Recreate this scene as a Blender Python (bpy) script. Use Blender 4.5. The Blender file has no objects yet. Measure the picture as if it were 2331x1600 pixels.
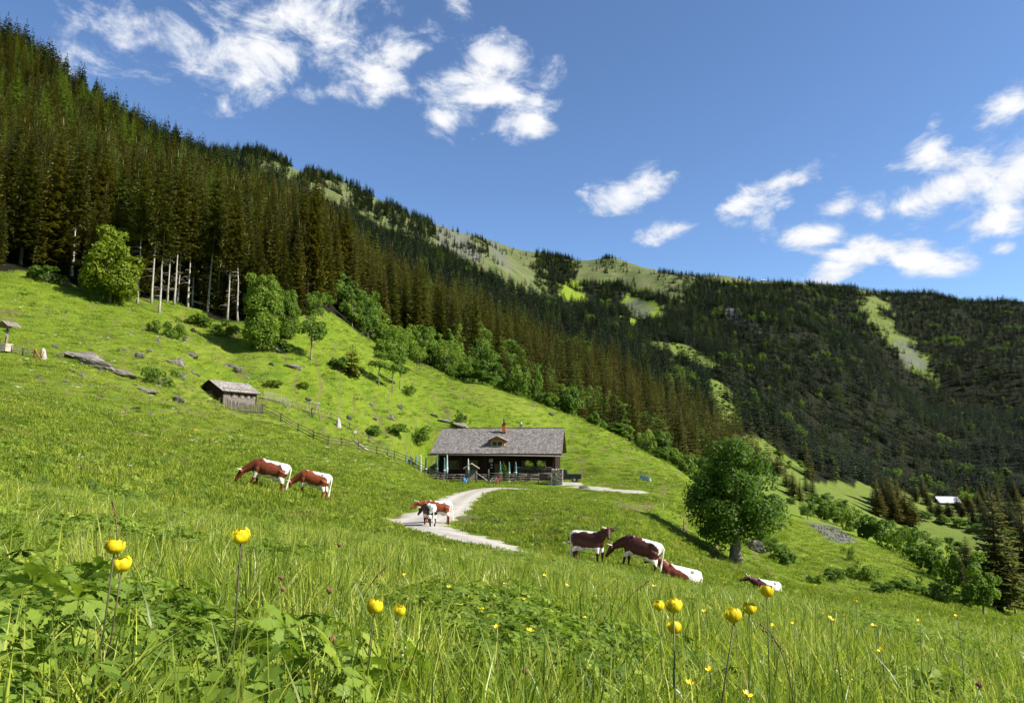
import bpy, bmesh, math, random
import numpy as np
from mathutils import Vector, Matrix, Euler

scene = bpy.context.scene
col = scene.collection
R = math.radians
PI = math.pi

# ------------------------------------------------------------------ camera
FPX, CX, CY = 1575.0, 1165.5, 800.0          # focal length and centre in photograph pixels
PITCH = math.atan((1007.0 - 800.0) / FPX)     # the eye level lies below the middle of the picture
cam_data = bpy.data.cameras.new('camera')
cam_data.sensor_width = 36.0
cam_data.lens = 36.0 * FPX / 2331.0
cam_data.clip_start = 0.05
cam_data.clip_end = 9000.0
cam = bpy.data.objects.new('camera', cam_data)
cam.location = (0, 0, 0)
cam.rotation_euler = (PI / 2 + PITCH, 0, 0)
col.objects.link(cam)
scene.camera = cam

# ------------------------------------------------------------------ light
SUN_ELEV, SUN_AZ = R(40.0), R(106.0)          # azimuth clockwise from straight ahead
sun_dir = Vector((math.sin(SUN_AZ) * math.cos(SUN_ELEV), math.cos(SUN_AZ) * math.cos(SUN_ELEV), math.sin(SUN_ELEV)))
sun_data = bpy.data.lights.new('sun', 'SUN')
sun_data.energy = 5.0
sun_data.angle = R(0.53)
sun_data.color = (1.0, 0.955, 0.88)
sun = bpy.data.objects.new('sun', sun_data)
sun.rotation_euler = sun_dir.to_track_quat('Z', 'Y').to_euler()
sun.location = (60, -20, 60)
col.objects.link(sun)

scene.view_settings.view_transform = 'Standard'
scene.view_settings.look = 'None'
scene.view_settings.exposure = 1.0
scene.view_settings.gamma = 1.0
scene.cycles.use_adaptive_sampling = True
scene.cycles.adaptive_threshold = 0.03
scene.cycles.max_bounces = 4
scene.cycles.diffuse_bounces = 2
scene.cycles.glossy_bounces = 2
scene.cycles.transmission_bounces = 3
scene.view_settings.use_curve_mapping = False


def cam_pt(u, v, d):
    """photograph pixel and depth along the view axis -> point of the place"""
    x = (u - CX) / FPX * d
    up = (CY - v) / FPX * d
    c, s = math.cos(PITCH), math.sin(PITCH)
    return (x, d * c - up * s, d * s + up * c)


def to_px(x, y, z):
    c, s = math.cos(PITCH), math.sin(PITCH)
    d = y * c + z * s
    up = -y * s + z * c
    d = np.where(np.abs(d) < 1e-6, 1e-6, d)
    return CX + FPX * x / d, CY - FPX * up / d, d


# ------------------------------------------------------------------ sky
world = bpy.data.worlds.new('World')
scene.world = world
world.use_nodes = True
wt = world.node_tree
wt.nodes.clear()


def wn(t, **kw):
    n = wt.nodes.new(t)
    for k, v in kw.items():
        setattr(n, k, v)
    return n


def wlink(a, b):
    wt.links.new(a, b)


def wmath(op, a, b=None, c=None, clamp=False):
    n = wn('ShaderNodeMath', operation=op)
    n.use_clamp = clamp
    for i, x in enumerate((a, b, c)):
        if x is None:
            continue
        if isinstance(x, (int, float)):
            n.inputs[i].default_value = x
        else:
            wlink(x, n.inputs[i])
    return n.outputs[0]


sky = wn('ShaderNodeTexSky')
sky.sky_type = 'NISHITA'
sky.sun_disc = False
sky.sun_elevation = SUN_ELEV
sky.sun_rotation = SUN_AZ
sky.altitude = 1400.0
sky.air_density = 1.0
sky.dust_density = 0.1
sky.ozone_density = 5.5
bg_sky = wn('ShaderNodeBackground')
bg_sky.inputs['Strength'].default_value = 0.095
wlink(sky.outputs[0], bg_sky.inputs['Color'])

tc = wn('ShaderNodeTexCoord')
sep = wn('ShaderNodeSeparateXYZ')
wlink(tc.outputs['Generated'], sep.inputs[0])
az = wmath('ARCTAN2', sep.outputs[0], sep.outputs[1])
el = wmath('ARCSINE', sep.outputs[2])
cmb = wn('ShaderNodeCombineXYZ')
wlink(az, cmb.inputs[0])
wlink(el, cmb.inputs[1])
skyvec = cmb.outputs[0]


def dir_of(u, v):
    x, y, z = cam_pt(u, v, 1.0)
    return math.atan2(x, y), math.asin(z / math.sqrt(x * x + y * y + z * z))


# cloud banks: centre, half width, half height (photograph pixels) and tilt in degrees, weight
CLOUDS = [
    (250, 50, 160, 50, -10, 0.36), (420, 100, 240, 75, -16, 0.50), (560, 110, 230, 105, -12, 0.68), (690, 120, 210, 115, -10, 0.72),
    (470, 180, 170, 40, -20, 0.48), (700, 205, 110, 45, -15, 0.60), (620, 30, 220, 60, -5, 0.56), (820, 150, 160, 90, 5, 0.68), (900, 110, 120, 70, 0, .85), (880, 30, 70, 50, 0, .7),
    (1050, 170, 115, 70, 0, 1.0), (1130, 130, 95, 60, 0, .98), (1110, 215, 145, 85, 0, 1.0), (1180, 270, 85, 50, 5, .95), (1010, 270, 70, 40, 0, .85), (1225, 235, 60, 45, 0, .85),
    (1040, 15, 60, 35, 30, .6), (765, 10, 55, 35, 0, .6),
    (1410, 452, 85, 42, -10, .95), (1478, 420, 75, 40, -18, .95), (1535, 520, 80, 30, -12, .85), (1690, 465, 85, 45, -20, .9), (1780, 412, 90, 24, -10, .75), (1750, 480, 60, 25, -20, .6),
    (1850, 540, 100, 50, -8, .95), (1900, 475, 60, 30, -10, .8), (1960, 570, 125, 45, -8, .98), (1900, 620, 90, 40, -8, .95), (2090, 590, 100, 45, -6, .9), (2150, 612, 75, 22, -4, .7),
    (2080, 460, 140, 55, -10, .98), (2190, 410, 150, 75, -12, 1.0), (2110, 350, 80, 60, 20, .9), (2330, 385, 130, 90, 0, 1.0), (2000, 485, 60, 40, 0, .85),
    (2270, 505, 120, 45, -4, .92), (2290, 240, 90, 55, -15, .85), (2120, 282, 35, 22, 0, .7), (2285, 565, 35, 18, 0, .6), (2440, 250, 160, 90, -10, .9), (2480, 480, 160, 80, 0, .9),
]
acc = None
for (u, v, hw, hh, tilt, wgt) in CLOUDS:
    a0, e0 = dir_of(u, v)
    a1, _ = dir_of(u + hw, v)
    _, e1 = dir_of(u, v - hh)
    mp = wn('ShaderNodeMapping', vector_type='TEXTURE')
    mp.inputs['Location'].default_value = (a0, e0, 0)
    mp.inputs['Rotation'].default_value = (0, 0, R(-tilt))
    mp.inputs['Scale'].default_value = (abs(a1 - a0) * 1.25, abs(e1 - e0) * 1.25, 1)
    wlink(skyvec, mp.inputs['Vector'])
    ln = wn('ShaderNodeVectorMath', operation='LENGTH')
    wlink(mp.outputs[0], ln.inputs[0])
    val = wmath('MULTIPLY_ADD', ln.outputs['Value'], -wgt, wgt * 0.95)
    acc = val if acc is None else wmath('SMOOTH_MAX', acc, val, 0.25)
acc = wmath('MAXIMUM', acc, -0.6)
# the same broken cloud goes on over the rest of the sky
gn = wn('ShaderNodeTexNoise')
gn.inputs['Scale'].default_value = 3.1
gn.inputs['Detail'].default_value = 2.0
wlink(tc.outputs['Generated'], gn.inputs['Vector'])
outside = wmath('GREATER_THAN', wmath('ABSOLUTE', az), 0.82)
high = wmath('GREATER_THAN', el, 0.80)
outside = wmath('MAXIMUM', outside, high)
generic = wmath('MULTIPLY_ADD', gn.outputs['Fac'], 4.0, -2.35)
generic = wmath('ADD', wmath('MULTIPLY', generic, outside), wmath('MULTIPLY_ADD', outside, 0.8, -0.8))
acc = wmath('MAXIMUM', acc, generic)

warp = wn('ShaderNodeMapping')
warp.inputs['Rotation'].default_value = (0, 0, R(14))
warp.inputs['Scale'].default_value = (0.75, 1.25, 1)
wlink(skyvec, warp.inputs['Vector'])
n1 = wn('ShaderNodeTexNoise')
n1.inputs['Scale'].default_value = 15.0
n1.inputs['Detail'].default_value = 9.0
n1.inputs['Roughness'].default_value = 0.63
n1.inputs['Distortion'].default_value = 0.35
wlink(warp.outputs[0], n1.inputs['Vector'])
dens = wmath('MULTIPLY_ADD', n1.outputs['Fac'], 3.0, -1.52)
dens = wmath('ADD', acc, dens)
mr = wn('ShaderNodeMapRange', interpolation_type='SMOOTHSTEP')
mr.inputs['From Min'].default_value = 0.06
mr.inputs['From Max'].default_value = 0.78
wlink(dens, mr.inputs['Value'])
alpha = wmath('MULTIPLY', mr.outputs[0], 0.985)
n2 = wn('ShaderNodeTexNoise')
n2.inputs['Scale'].default_value = 26.0
n2.inputs['Detail'].default_value = 5.0
wlink(skyvec, n2.inputs['Vector'])
shade = wmath('ADD', wmath('MULTIPLY', n2.outputs['Fac'], 0.55), wmath('MULTIPLY', dens, 0.45))
cr = wn('ShaderNodeValToRGB')
cr.color_ramp.elements[0].position = 0.30
cr.color_ramp.elements[0].color = (0.62, 0.70, 0.86, 1)
cr.color_ramp.elements[1].position = 0.72
cr.color_ramp.elements[1].color = (1.0, 1.0, 1.0, 1)
wlink(shade, cr.inputs[0])
bg_cl = wn('ShaderNodeBackground')
bg_cl.inputs['Strength'].default_value = 0.52
wlink(cr.outputs[0], bg_cl.inputs['Color'])
mixw = wn('ShaderNodeMixShader')
wlink(alpha, mixw.inputs[0])
wlink(bg_sky.outputs[0], mixw.inputs[1])
wlink(bg_cl.outputs[0], mixw.inputs[2])
wout = wn('ShaderNodeOutputWorld')
wlink(mixw.outputs[0], wout.inputs['Surface'])
world.cycles.sampling_method = 'MANUAL'
world.cycles.sample_map_resolution = 512

# ------------------------------------------------------------------ helpers
rng = np.random.default_rng(7)
random.seed(7)


def new_mat(name):
    m = bpy.data.materials.new(name)
    m.use_nodes = True
    m.node_tree.nodes.clear()
    return m


class NT:
    """small helper to write node trees"""
    def __init__(self, m):
        self.t = m.node_tree

    def n(self, t, ins=None, **kw):
        nd = self.t.nodes.new(t)
        for k, v in kw.items():
            setattr(nd, k, v)
        for k, v in (ins or {}).items():
            if hasattr(v, 'is_linked') or isinstance(v, bpy.types.NodeSocket):
                self.t.links.new(v, nd.inputs[k])
            else:
                nd.inputs[k].default_value = v
        return nd

    def noise(self, vec, scale, detail=4.0, rough=0.55, dist=0.0):
        return self.n('ShaderNodeTexNoise', {'Vector': vec, 'Scale': scale, 'Detail': detail, 'Roughness': rough, 'Distortion': dist}).outputs['Fac']

    def ramp(self, fac, stops, interp='LINEAR'):
        r = self.n('ShaderNodeValToRGB', {'Fac': fac})
        cr_ = r.color_ramp
        cr_.interpolation = interp
        while len(cr_.elements) < len(stops):
            cr_.elements.new(0.5)
        for e, (p, c) in zip(cr_.elements, stops):
            e.position = p
            e.color = (*c, 1) if len(c) == 3 else c
        return r.outputs['Color']

    def mix(self, fac, a, b, mode='MIX'):
        nd = self.t.nodes.new('ShaderNodeMix')
        nd.data_type = 'RGBA'
        nd.blend_type = mode
        for idx, x in ((0, fac), (6, a), (7, b)):
            if isinstance(x, bpy.types.NodeSocket):
                self.t.links.new(x, nd.inputs[idx])
            elif isinstance(x, (int, float)):
                nd.inputs[idx].default_value = x
            else:
                nd.inputs[idx].default_value = (*x, 1) if len(x) == 3 else x
        return nd.outputs[2]

    def math(self, op, a, b=None, clamp=False):
        nd = self.t.nodes.new('ShaderNodeMath')
        nd.operation = op
        nd.use_clamp = clamp
        for i, x in enumerate((a, b)):
            if x is None:
                continue
            if isinstance(x, (int, float)):
                nd.inputs[i].default_value = x
            else:
                self.t.links.new(x, nd.inputs[i])
        return nd.outputs[0]

    def out(self, sh, disp=None):
        o = self.n('ShaderNodeOutputMaterial', {'Surface': sh})
        return o

    def principled(self, color, rough=0.8, spec=0.3, normal=None, metal=0.0, **kw):
        ins = {'Base Color': color if isinstance(color, bpy.types.NodeSocket) else (*color, 1), 'Roughness': rough, 'Specular IOR Level': spec, 'Metallic': metal}
        if normal is not None:
            ins['Normal'] = normal
        ins.update(kw)
        return self.n('ShaderNodeBsdfPrincipled', ins).outputs[0]

    def bump(self, h, strength=0.5, dist=0.05):
        return self.n('ShaderNodeBump', {'Height': h, 'Strength': strength, 'Distance': dist}).outputs[0]

    def obj(self):
        return self.n('ShaderNodeTexCoord').outputs['Object']

    def geo(self):
        return self.n('ShaderNodeNewGeometry').outputs['Position']

    def rnd(self):
        return self.n('ShaderNodeObjectInfo').outputs['Random']

    def attr(self, name, typ='GEOMETRY'):
        return self.n('ShaderNodeAttribute', attribute_name=name, attribute_type=typ)


def simple_mat(name, c, rough=0.8, spec=0.3, var=0.25, scale=6.0, bump=0.0, bscale=30.0, metal=0.0, stretch=None):
    m = new_mat(name)
    t = NT(m)
    vec = t.obj()
    if stretch:
        vec = t.n('ShaderNodeMapping', {'Vector': vec, 'Scale': stretch}).outputs[0]
    nz = t.noise(vec, scale, 6, 0.6)
    lo = tuple(x * (1 - var) for x in c)
    hi = tuple(min(1, x * (1 + var)) for x in c)
    colr = t.ramp(nz, [(0.3, lo), (0.7, hi)])
    # every copy a little different
    f = t.math('MULTIPLY_ADD', t.rnd(), 0.24)
    t.t.nodes[-1].inputs[2].default_value = 0.88
    colr = t.mix(1.0, colr, f, 'MULTIPLY')
    nrm = None
    if bump:
        nrm = t.bump(t.noise(vec, bscale, 5, 0.6), bump, 0.03)
    t.out(t.principled(colr, rough, spec, nrm, metal))
    return m


class MB:
    """collects vertices and faces of one mesh"""
    def __init__(self):
        self.v, self.f = [], []

    def add(self, vs, fs):
        o = len(self.v)
        self.v.extend(tuple(map(float, p)) for p in vs)
        self.f.extend(tuple(i + o for i in f) for f in fs)
        return self

    def box(self, c, s, rot=None):
        hx, hy, hz = s[0] / 2, s[1] / 2, s[2] / 2
        vs = [Vector((x, y, z)) for x in (-hx, hx) for y in (-hy, hy) for z in (-hz, hz)]
        if rot is not None:
            vs = [rot @ p for p in vs]
        c = Vector(c)
        return self.add([p + c for p in vs], [(0, 1, 3, 2), (4, 6, 7, 5), (0, 4, 5, 1), (2, 3, 7, 6), (0, 2, 6, 4), (1, 5, 7, 3)])

    def beam(self, a, b, w, h, up=(0, 0, 1)):
        a, b = Vector(a), Vector(b)
        d = b - a
        L = d.length
        d.normalize()
        s = d.cross(Vector(up))
        if s.length < 1e-4:
            s = d.cross(Vector((1, 0, 0)))
        s.normalize()
        t = s.cross(d)
        vs = [a + d * k + s * i + t * j for k in (0, L) for i in (-w / 2, w / 2) for j in (-h / 2, h / 2)]
        return self.add(vs, [(0, 1, 3, 2), (4, 6, 7, 5), (0, 4, 5, 1), (2, 3, 7, 6), (0, 2, 6, 4), (1, 5, 7, 3)])

    def tube(self, pts, rad, seg=6, cap=True, flat=1.0):
        pts = [Vector(p) for p in pts]
        n = len(pts)
        ref = Vector((0, 0, 1))
        rings = []
        prev = None
        for i, p in enumerate(pts):
            d = (pts[min(i + 1, n - 1)] - pts[max(i - 1, 0)])
            d.normalize()
            s = d.cross(ref) if prev is None else prev - d * prev.dot(d)
            if s.length < 1e-3:
                s = d.cross(Vector((1, 0, 0)))
            s.normalize()
            prev = s
            t = d.cross(s)
            r = rad[i] if hasattr(rad, '__len__') else rad
            rings.append([p + s * (math.cos(2 * PI * k / seg) * r) + t * (math.sin(2 * PI * k / seg) * r * flat) for k in range(seg)])
        vs = [q for rg in rings for q in rg]
        fs = []
        for i in range(n - 1):
            for k in range(seg):
                k2 = (k + 1) % seg
                fs.append((i * seg + k, i * seg + k2, (i + 1) * seg + k2, (i + 1) * seg + k))
        if cap:
            fs.append(tuple(range(seg - 1, -1, -1)))
            fs.append(tuple((n - 1) * seg + k for k in range(seg)))
        return self.add(vs, fs)

    def lathe(self, prof, c=(0, 0, 0), seg=12):
        vs, fs = [], []
        for (r, z) in prof:
            for k in range(seg):
                a = 2 * PI * k / seg
                vs.append((c[0] + r * math.cos(a), c[1] + r * math.sin(a), c[2] + z))
        for i in range(len(prof) - 1):
            for k in range(seg):
                k2 = (k + 1) % seg
                fs.append((i * seg + k, i * seg + k2, (i + 1) * seg + k2, (i + 1) * seg + k))
        fs.append(tuple(range(seg - 1, -1, -1)))
        fs.append(tuple((len(prof) - 1) * seg + k for k in range(seg)))
        return self.add(vs, fs)

    def ell(self, c, r, rot=None, seg=10, rings=7):
        vs, fs = [], []
        for i in range(rings + 1):
            ph = PI * i / rings
            for k in range(seg):
                a = 2 * PI * k / seg
                p = Vector((r[0] * math.sin(ph) * math.cos(a), r[1] * math.sin(ph) * math.sin(a), r[2] * math.cos(ph)))
                if rot is not None:
                    p = rot @ p
                vs.append(p + Vector(c))
        for i in range(rings):
            for k in range(seg):
                k2 = (k + 1) % seg
                fs.append((i * seg + k, (i + 1) * seg + k, (i + 1) * seg + k2, i * seg + k2))
        return self.add(vs, fs)

    def mesh(self, name, mat=None, smooth=False):
        me = bpy.data.meshes.new(name)
        me.from_pydata(self.v, [], self.f)
        if mat:
            me.materials.append(mat)
        if smooth:
            me.polygons.foreach_set('use_smooth', [True] * len(me.polygons))
        me.update()
        return me

    def build(self, name, mat, parent=None, smooth=False, loc=None, rot=None):
        o = bpy.data.objects.new(name, self.mesh(name, mat, smooth))
        col.objects.link(o)
        if parent is not None:
            o.parent = parent
        if loc is not None:
            o.location = loc
        if rot is not None:
            o.rotation_euler = rot
        return o


def np_mesh(name, verts, faces, mat=None, smooth=False):
    """faces: (n,3) or (n,4) array"""
    me = bpy.data.meshes.new(name)
    verts = np.asarray(verts, np.float32)
    faces = np.asarray(faces, np.int32)
    k = faces.shape[1]
    me.vertices.add(len(verts))
    me.vertices.foreach_set('co', verts.ravel())
    me.loops.add(faces.size)
    me.loops.foreach_set('vertex_index', faces.ravel())
    me.polygons.add(len(faces))
    me.polygons.foreach_set('loop_start', np.arange(0, faces.size, k, dtype=np.int32))
    if smooth:
        me.polygons.foreach_set('use_smooth', np.ones(len(faces), bool))
    me.update(calc_edges=True)
    if mat:
        me.materials.append(mat)
    return me


def tag(o, label=None, cat=None, group=None, kind=None):
    if label:
        o['label'] = label
    if cat:
        o['category'] = cat
    if group:
        o['group'] = group
    if kind:
        o['kind'] = kind
    return o


def put(name, mesh, parent=None, loc=None, rot=None, scale=None):
    o = bpy.data.objects.new(name, mesh)
    col.objects.link(o)
    if parent is not None:
        o.parent = parent
    if loc is not None:
        o.location = loc
    if rot is not None:
        o.rotation_euler = rot
    if scale is not None:
        o.scale = scale if hasattr(scale, '__len__') else (scale,) * 3
    return o


def empty(name, loc, rz=0.0, label=None, cat=None, group=None, scale=1.0, rot=None):
    o = bpy.data.objects.new(name, None)
    col.objects.link(o)
    o.location = loc
    o.rotation_euler = rot if rot is not None else (0, 0, rz)
    o.scale = scale if hasattr(scale, '__len__') else (scale,) * 3
    o.empty_display_size = 0.2
    return tag(o, label, cat, group)


def vnoise(x, y, seed=0):
    """value noise in -1..1"""
    xi, yi = np.floor(x).astype(np.int64), np.floor(y).astype(np.int64)
    fx, fy = x - xi, y - yi
    fx, fy = fx * fx * (3 - 2 * fx), fy * fy * (3 - 2 * fy)

    def h(a, b):
        n = (a * 374761393 + b * 668265263 + seed * 1442695041) & 0xffffffff
        n = ((n ^ (n >> 13)) * 1274126177) & 0xffffffff
        return ((n ^ (n >> 16)) & 0xffff) / 32767.5 - 1.0
    a, b, c, d = h(xi, yi), h(xi + 1, yi), h(xi, yi + 1), h(xi + 1, yi + 1)
    return (a * (1 - fx) + b * fx) * (1 - fy) + (c * (1 - fx) + d * fx) * fy


def fbm(x, y, seed=0, octv=3):
    s, a = 0, 1.0
    for i in range(octv):
        s = s + a * vnoise(x * 2 ** i, y * 2 ** i, seed + i * 17)
        a *= 0.5
    return s

# ------------------------------------------------------------------ terrain
def plane_near(x, y):
    return -0.465 - 0.142 * x - 0.14 * y


CTRL = [
    # left pasture up to the forest edge, then the wooded slope to its crest
    (-500, 1010, 24), (-500, 860, 50), (-500, 720, 80), (-500, 560, 118), (-500, 430, 190), (-500, 240, 300), (-500, 20, 430), (-500, 150, 650),
    (0, 1050, 22), (0, 985, 30), (0, 905, 45), (20, 800, 70), (0, 700, 92), (0, 617, 116), (0, 540, 150), (0, 420, 215), (0, 270, 310), (0, 115, 430), (0, 200, 600), (0, 380, 1200),
    (200, 1080, 24), (200, 1000, 35), (200, 905, 55), (230, 830, 74), (200, 740, 98), (200, 668, 119), (200, 560, 165), (200, 440, 240), (200, 335, 340), (200, 235, 460), (200, 300, 650), (200, 420, 1300),
    (400, 1120, 25), (420, 1010, 46), (400, 900, 74), (400, 800, 98), (400, 700, 127), (400, 590, 180), (400, 490, 260), (400, 410, 380), (400, 340, 560), (400, 365, 800), (400, 440, 1500),
    (600, 1112, 31), (650, 1125, 32), (740, 1143, 33.5), (560, 1170, 24), (620, 1040, 50), (620, 985, 68), (530, 915, 92), (590, 880, 100), (600, 790, 114), (560, 730, 130), (560, 620, 185), (560, 520, 290), (560, 440, 470), (560, 372, 820), (600, 352, 1150), (600, 420, 1700),
    (640, 402, 1500), (700, 402, 1650), (780, 425, 1700), (870, 465, 1750),
    (744, 1008, 90), (690, 960, 96), (820, 1026, 92), (900, 1042, 94), (770, 962, 101), (840, 1000, 103), (700, 820, 114), (800, 850, 118), (760, 760, 135), (720, 700, 145), (700, 610, 210), (700, 540, 330), (700, 480, 560), (700, 440, 950),
    (800, 1160, 32), (800, 1090, 52), (880, 1075, 72), (900, 890, 124), (930, 840, 150), (900, 790, 195), (900, 720, 270), (900, 650, 410), (900, 590, 640), (900, 530, 1050), (960, 508, 1800), (960, 560, 2400),
    (894, 1195, 38), (955, 1195, 37.5), (1000, 1165, 46), (1040, 1140, 60), (1070, 1122, 72), (1115, 1113, 80), (1060, 1228, 31.5), (1130, 1248, 29), (1250, 1300, 27), (1210, 1270, 18), (1300, 1285, 19), (1400, 1302, 20),
    (1000, 1085, 98), (1130, 1092, 98), (1260, 1100, 98), (1130, 1045, 114), (1000, 1020, 112), (1260, 1060, 114), (1050, 960, 124), (1150, 965, 126), (1000, 852, 158), (1100, 878, 160), (1200, 910, 163), (1300, 945, 163), (1300, 1005, 130), (1400, 990, 158), (1400, 1065, 112), (1500, 1045, 145), (1480, 1095, 100), (1560, 1078, 135),
    (1100, 950, 190), (1200, 975, 195), (1300, 1010, 195), (1400, 1060, 190), (1500, 1105, 180),
    (1050, 800, 240), (1050, 740, 340), (1050, 670, 560), (1050, 610, 900), (1080, 538, 1850), (1080, 600, 2500),
    (1200, 880, 270), (1200, 800, 380), (1200, 730, 560), (1220, 690, 760), (1220, 680, 1050), (1220, 640, 1400), (1220, 572, 1900), (1220, 620, 2500),
    (1400, 980, 270), (1400, 890, 390), (1400, 800, 570), (1400, 720, 880), (1400, 660, 1300), (1400, 592, 1950), (1400, 640, 2500),
    (1320, 1108, 88), (1400, 1118, 82), (1450, 1122, 80), (1300, 1160, 48), (1300, 1210, 34), (1350, 1283, 28), (1450, 1296, 27.2), (1460, 1157, 60), (1550, 1210, 58), (1680, 1277, 58), (1500, 1206, 53), (1500, 1150, 66), (1600, 1262, 53), (1600, 1212, 66), (1560, 1120, 92), (1620, 1165, 88), (1620, 1150, 120),
    (1540, 1332, 28.5), (1740, 1345, 39), (1640, 1345, 30), (1800, 1360, 34),
    (1560, 1130, 185), (1620, 1170, 190), (1620, 1070, 290), (1620, 970, 420), (1620, 850, 590), (1640, 770, 900), (1650, 700, 1350), (1650, 632, 2000), (1650, 690, 2500),
    (1720, 1180, 120), (1800, 1260, 85), (1780, 1180, 150), (1780, 1150, 260), (1780, 1085, 400), (1780, 1000, 500), (1780, 900, 680), (1780, 800, 1000), (1780, 700, 1500), (1800, 640, 2050), (1800, 700, 2500),
    (1900, 1300, 80), (1880, 1235, 120), (1950, 1220, 170), (1930, 1195, 260), (1930, 1130, 400), (1900, 1070, 510), (1900, 960, 720), (1900, 850, 1000), (1900, 750, 1450), (1950, 660, 2000),
    (2100, 1350, 85), (2080, 1290, 130), (2080, 1250, 200), (2130, 1205, 350), (2160, 1145, 600), (2120, 1050, 720), (2100, 950, 900), (2100, 850, 1200), (2100, 750, 1650), (2100, 670, 2100), (2100, 720, 2500),
    (2100, 1405, 42), (2300, 1422, 38), (1900, 1385, 36), (2300, 1405, 112), (2300, 1310, 220), (2300, 1215, 400), (2300, 1125, 620), (2300, 1000, 820), (2300, 900, 1080), (2300, 780, 1600), (2300, 688, 2100), (2300, 740, 2500),
    (2800, 1500, 40), (2800, 1440, 120), (2800, 1280, 300), (2800, 1120, 620), (2800, 950, 1000), (2800, 780, 1700), (2800, 700, 2200),
]
pts = [cam_pt(*c) for c in CTRL]
for th in np.radians([-50, -40, -30, -20, -10, 0, 10, 20, 30, 40, 50]):
    for rho in (7.0, 11.0, 15.0):
        x, y = rho * math.sin(th), rho * math.cos(th)
        pts.append((x, y, plane_near(x, y)))
    if th > 0.22:
        x, y = 19 * math.sin(th), 19 * math.cos(th)
        pts.append((x, y, plane_near(x, y)))
for thd, ts in ((-80, (.10, .22, .38, .30)), (-120, (.15, .26, .30, .26)), (-179, (.14, .18, .2, .2)), (80, (-.16, -.22, -.08, .1)), (120, (-.03, -.02, .05, .12)), (179, (.14, .18, .2, .2))):
    th = R(thd)
    for rho in (7.0, 14.0):
        x, y = rho * math.sin(th), rho * math.cos(th)
        pts.append((x, y, plane_near(x, y)))
    for rho, t_ in zip((40, 150, 600, 2400), ts):
        pts.append((rho * math.sin(th), rho * math.cos(th), t_ * rho))
pts = np.array(pts)
KA, KC = 3.6, 0.10


def polar(x, y):
    return np.arctan2(x, y), np.log(np.maximum(np.hypot(x, y), 1e-3))


c_th, c_l = polar(pts[:, 0], pts[:, 1])
c_t = pts[:, 2] / np.hypot(pts[:, 0], pts[:, 1])
NP = len(pts)
A = np.sqrt(((c_th[:, None] - c_th[None]) * KA) ** 2 + (c_l[:, None] - c_l[None]) ** 2 + KC ** 2)
Pm = np.stack([np.ones(NP), c_th * KA, c_l], 1)
M_ = np.block([[A - 0.004 * np.eye(NP), Pm], [Pm.T, np.zeros((3, 3))]])
rbf_w = np.linalg.solve(M_, np.concatenate([c_t, np.zeros(3)]))


def sstep(a, b, x):
    t = np.clip((x - a) / (b - a), 0, 1)
    return t * t * (3 - 2 * t)


def h_rbf(x, y):
    th, l = polar(x, y)
    rho = np.hypot(x, y)
    out = np.empty(th.shape)
    flat_th, flat_l = th.ravel(), l.ravel()
    res = np.empty(flat_th.shape)
    for i in range(0, len(flat_th), 20000):
        a, b = flat_th[i:i + 20000, None], flat_l[i:i + 20000, None]
        K = np.sqrt(((a - c_th) * KA) ** 2 + (b - c_l) ** 2 + KC ** 2)
        res[i:i + 20000] = K @ rbf_w[:NP] + rbf_w[NP] + rbf_w[NP + 1] * a[:, 0] * KA + rbf_w[NP + 2] * b[:, 0]
    out = res.reshape(th.shape) * rho
    w = sstep(6.0, 13.0, rho)
    return plane_near(x, y) * (1 - w) + out * w


# road: photograph pixel, depth
ROAD_PX = [(1205, 1109, 84), (1160, 1110, 83), (1110, 1112, 80), (1072, 1122, 71), (1043, 1139, 60), (1008, 1163, 47), (938, 1191, 38.2), (950, 1210, 34.8), (1040, 1227, 31.6), (1130, 1248, 29.2), (1260, 1298, 27.2), (1450, 1370, 24.5), (1750, 1410, 27), (2050, 1420, 32), (2320, 1422, 38), (2600, 1430, 44)]
LANE_PX = [(1256, 1100, 93), (1290, 1100, 92), (1330, 1104, 89), (1375, 1112, 85), (1420, 1119, 82), (1470, 1124, 80)]


def catmull(P, n=16):
    P = [np.array(p, float) for p in P]
    P = [2 * P[0] - P[1]] + P + [2 * P[-1] - P[-2]]
    out = []
    for i in range(1, len(P) - 2):
        for k in range(n):
            t = k / n
            a, b, c, d = P[i - 1], P[i], P[i + 1], P[i + 2]
            out.append(0.5 * (2 * b + (c - a) * t + (2 * a - 5 * b + 4 * c - d) * t * t + (3 * b - a - 3 * c + d) * t ** 3))
    out.append(P[-2])
    return np.array(out)


road_c = catmull([cam_pt(*p) for p in ROAD_PX])
lane_c = catmull([cam_pt(*p) for p in LANE_PX])


def path_dist(x, y, line):
    d = np.full(np.shape(x), 1e9)
    zi = np.zeros(np.shape(x))
    for p in line[::2]:
        q = np.hypot(x - p[0], y - p[1])
        m = q < d
        d = np.where(m, q, d)
        zi = np.where(m, p[2], zi)
    return d, zi


# house yard
HOUSE = cam_pt(1128, 1093, 98.5)
HOUSE_RZ = R(-7.0)
YARD_Z = HOUSE[2]


def house_local(x, y):
    c, s = math.cos(-HOUSE_RZ), math.sin(-HOUSE_RZ)
    dx, dy = x - HOUSE[0], y - HOUSE[1]
    return dx * c - dy * s, dx * s + dy * c


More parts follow.
